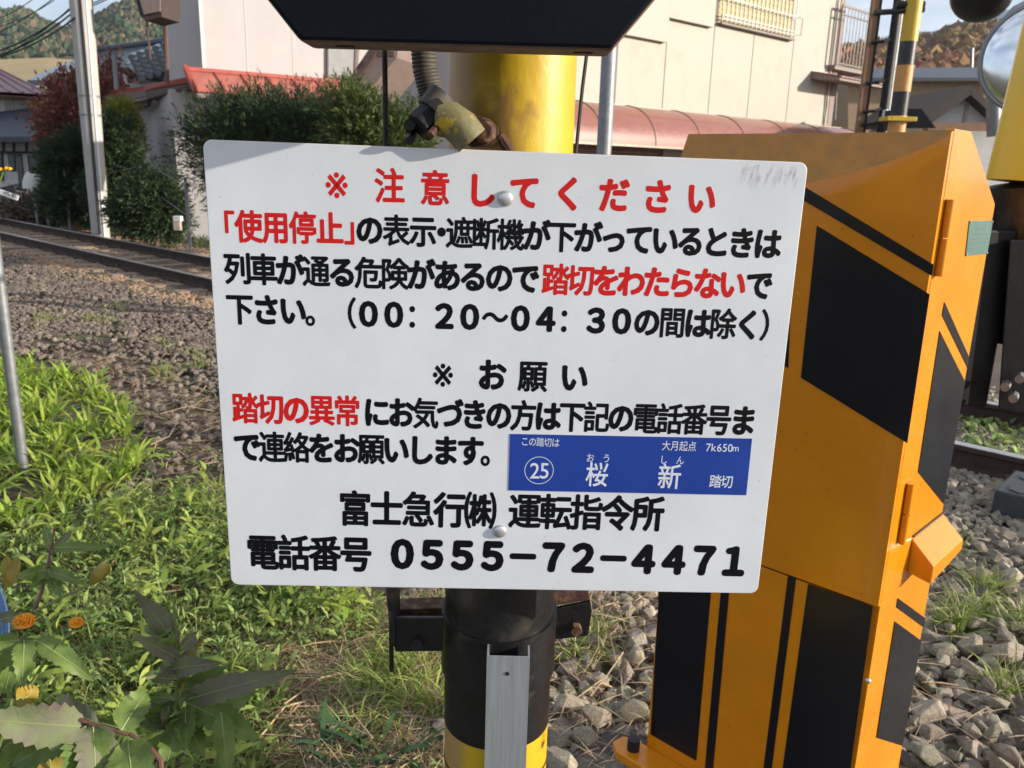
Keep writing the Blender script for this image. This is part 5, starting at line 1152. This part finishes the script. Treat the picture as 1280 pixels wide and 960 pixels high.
tree('dark_conifer_hedge', 'broad dark green conifer shrub directly behind the top of the notice board', [bl(305, 176, yA, 38, 30, 60), bl(345, 172, yA, 44, 32, 60), bl(395, 176, yA, 50, 34, 60), bl(450, 184, yA, 40, 38, 60), bl(290, 200, yA, 30, 36, 50), bl(340, 225, yA, 52, 62, 60), bl(420, 235, yA, 76, 64, 60), bl(270, 172, yA, 10, 24, 30), bl(330, 146, yA, 9, 16, 20), bl(368, 148, yA, 8, 14, 20), bl(405, 150, yA, 9, 16, 20), bl(248, 165, yA, 7, 12, 15), bl(246, 205, yA, 6, 16, 15), bl(290, 150, yA, 8, 12, 15)], 90000, M_CON, .075, AT(350, 275, yA)*V(1, 1, 0)-Z1*.35, .12, spiky=.46, narrow=.22, cat='shrub')
for (x, y, rx, rz) in ((440, 130, 14, 26), (425, 120, 10, 22), (458, 150, 18, 24), (395, 118, 10, 14), (500, 165, 18, 22), (330, 112, 12, 10), (248, 150, 10, 16)):
    pass
tree('sunlit_conifer_shrub', 'smaller conifer shrub with yellow green tips just left of the thin rod', [bl(440, 150, 11.4, 14, 24), bl(424, 142, 11.4, 8, 20), bl(455, 165, 11.4, 22, 26), bl(500, 175, 11.4, 22, 26), bl(470, 190, 11.4, 40, 30)], 26000, M_CONY, .075, AT(460, 290, 11.4)*V(1, 1, 0)-Z1*.35, .06, spiky=0.36, narrow=.28, cat='shrub')
tree('red_maple', 'red leaved maple left of the utility pole', [bl(85, 150, 21, 40, 38), bl(68, 160, 21, 20, 20), bl(110, 135, 21, 28, 34), bl(88, 112, 21, 22, 24), bl(135, 110, 21, 24, 30), bl(142, 75, 21, 8, 16), bl(62, 142, 21, 10, 14)], 9500, M_MAP, .095, AT(105, 250, 21)*V(1, 1, 0)-Z1*.3, .16, limbs=22, narrow=.7)
tree('green_conifer_shrub', 'bushy green conifer left of the utility pole behind the fence', [bl(92, 212, 18, 22, 20), bl(104, 196, 18, 14, 20), bl(84, 200, 18, 12, 10), bl(102, 245, 18, 26, 22), bl(72, 225, 18, 8, 10), bl(85, 255, 18, 20, 14)], 34000, M_CON, .11, AT(90, 275, 18)*V(1, 1, 0)-Z1*.3, .08, spiky=.4, narrow=.28, cat='shrub')
tree('tall_green_shrub', 'tall green shrub right of the utility pole below the yellow tree', [bl(143, 180, 17.2, 12, 22), bl(147, 215, 17.2, 15, 30), bl(142, 248, 17.2, 20, 28), bl(160, 240, 17.2, 14, 20)], 30000, M_CON, .11, AT(150, 280, 17.2)*V(1, 1, 0)-Z1*.3, .08, spiky=.4, narrow=.28, cat='shrub')
tree('low_spreading_conifer', 'low spreading conifer in layers beside the pale house corner', [bl(190, 252, 15.3, 20, 12), bl(196, 232, 15.3, 11, 8), bl(200, 270, 15.3, 20, 12), bl(168, 262, 15.3, 14, 16)], 26000, M_CON, .09, AT(192, 285, 15.3)*V(1, 1, 0)-Z1*.3, .06, spiky=.4, narrow=.26, cat='shrub', up=-.1)
tree('yellow_tree', 'bright yellow green tree against the shaded wall of the pale house', [bl(152, 165, 18.4, 13, 26), bl(160, 185, 18.4, 10, 24), bl(157, 150, 18.4, 9, 18)], 9000, M_YELT, .11, AT(157, 270, 18.4)*V(1, 1, 0)-Z1*.3, .05)
tree('autumn_bush', 'small bare bronze bush behind the low fence at the far left', [bl(30, 262, 19.5, 26, 10), bl(60, 262, 19.5, 20, 12)], 2500, mat('bronze twig', (.12, .08, .05), .8, var=.4, island=.4), .13, AT(45, 270, 19.5)*V(1, 1, 0)-Z1*.3, .03, cat='bush')
# ---- hills
def hill(name, sky, base_y, Y0, Y1, m_, x0, x1, kind='structure', nseg=80, rough=0):
    mb = MB(); rows = []
    for j in range(13):
        k = j/12; row = []
        for i in range(nseg+1):
            x = x0+(x1-x0)*i/nseg; ys = np.interp(x, [p[0] for p in sky], [p[1] for p in sky])
            Yd = Y0+(Y1-Y0)*k; yy = base_y+(ys-base_y)*math.sin(k*math.pi/2)
            p = AT(x, yy, Yd); p[2] += rough*noise.noise((p[0]/rough/9, p[1]/rough/9, 0))*(0 if j in (0,) else 1) if rough else 0
            row.append(p)
        rows.append(row)
    last = [V(p[0]*1.15, p[1]*1.25, p[2]*.2) for p in rows[-1]]; rows.append(last)
    mb.grid(rows); B(name, mb, m_, None, smooth=True, loc=(0, 0, 0), kind=kind); return rows
def forest(name, rows, n, m_, s0, s1, jmin=0, frac=1):
    ico = []; bm = bmesh.new(); bmesh.ops.create_icosphere(bm, subdivisions=1, radius=1)
    v0 = np.array([tuple(v_.co) for v_ in bm.verts]); f0 = np.array([tuple(q.index for q in p.verts) for p in bm.faces]); bm.free()
    vs, fs = [], []
    R_ = np.array(rows[:-1]); nj, ni = R_.shape[:2]
    for i in range(n):
        j = rng.uniform(jmin, nj-1.001); k = rng.uniform(0, ni-1.001); a, b = int(j), int(k); p = R_[a, b]*(1-j+a)*(1-k+b)+R_[a+1, b]*(j-a)*(1-k+b)+R_[a, b+1]*(1-j+a)*(k-b)+R_[a+1, b+1]*(j-a)*(k-b)
        s_ = rng.uniform(s0, s1); v = v0*(s_, s_, s_*rng.uniform(.8, 1.6))*(1+rng.normal(0, .22, (len(v0), 1))); vs.append(v+p+V(0, 0, s_*.4)); fs.append(f0+i*len(v0))
    bulk(name, np.concatenate(vs), np.concatenate(fs), m_, None, kind='stuff', label=None)
rows = hill('wooded_hill', [(-400, 60), (-60, 40), (0, 22), (25, 18), (55, 32), (78, 46), (95, 38), (110, 36), (130, 22), (160, 9), (190, 12), (215, 18), (300, 25), (520, 60)], 82, 230, 420, M_HILL, -400, 520)
forest('hillside_trees', rows, 15000, M_FOR, 1.0, 2.3); forest('hillside_evergreens', rows, 7000, M_FORD, 1.0, 2.6)
for o in COL.objects:
    if o.name == 'hillside_trees': o['label'] = 'brown and olive wood covering the hill at the upper left'; o['category'] = 'forest'
    if o.name == 'hillside_evergreens': o['label'] = 'dark evergreens mixed into the wood on the left hill'; o['category'] = 'forest'
hill('dry_field', [(-400, 70), (0, 74), (60, 72), (110, 76), (240, 80), (300, 82)], 150, 70, 200, M_FIELD, -400, 300)
rows = hill('autumn_hill', [(900, 88), (1050, 66), (1090, 62), (1140, 56), (1165, 52), (1190, 40), (1215, 33), (1235, 36), (1290, 30), (1500, 20)], 100, 90, 170, M_HILL, 900, 1500)
forest('russet_hillside_wood', rows, 9000, M_FORO, .4, 1.0)
COL.objects['russet_hillside_wood']['label'] = 'russet and gold wood covering the hill at the upper right'; COL.objects['russet_hillside_wood']['category'] = 'forest'
hill('distant_mountain', [(600, 90), (1000, 62), (1060, 60), (1100, 50), (1125, 40), (1150, 42), (1185, 38), (1215, 28), (1240, 17), (1280, 4), (1350, -10), (1500, 30), (1900, 90)], 110, 1500, 2100, M_MTN, 600, 1900, rough=10)
# ---- haze
hz = bpy.data.materials.new('air haze'); hz.use_nodes = True; N = hz.node_tree.nodes; N.remove(N['Principled BSDF'])
pv = N.new('ShaderNodeVolumePrincipled'); pv.inputs['Color'].default_value = (.62, .76, 1, 1); pv.inputs['Density'].default_value = .00020; pv.inputs['Anisotropy'].default_value = .2
hz.node_tree.links.new(pv.outputs[0], N['Material Output'].inputs['Volume'])
HAZE = True
if HAZE: B('haze', MB().box(V(-2600, -2600, -6), V(5200, 0, 0), V(0, 5600, 0), V(0, 0, 480)), hz, None, loc=(0, 0, 0), kind='stuff', label='thin pale air haze over the whole scene', cat='haze')
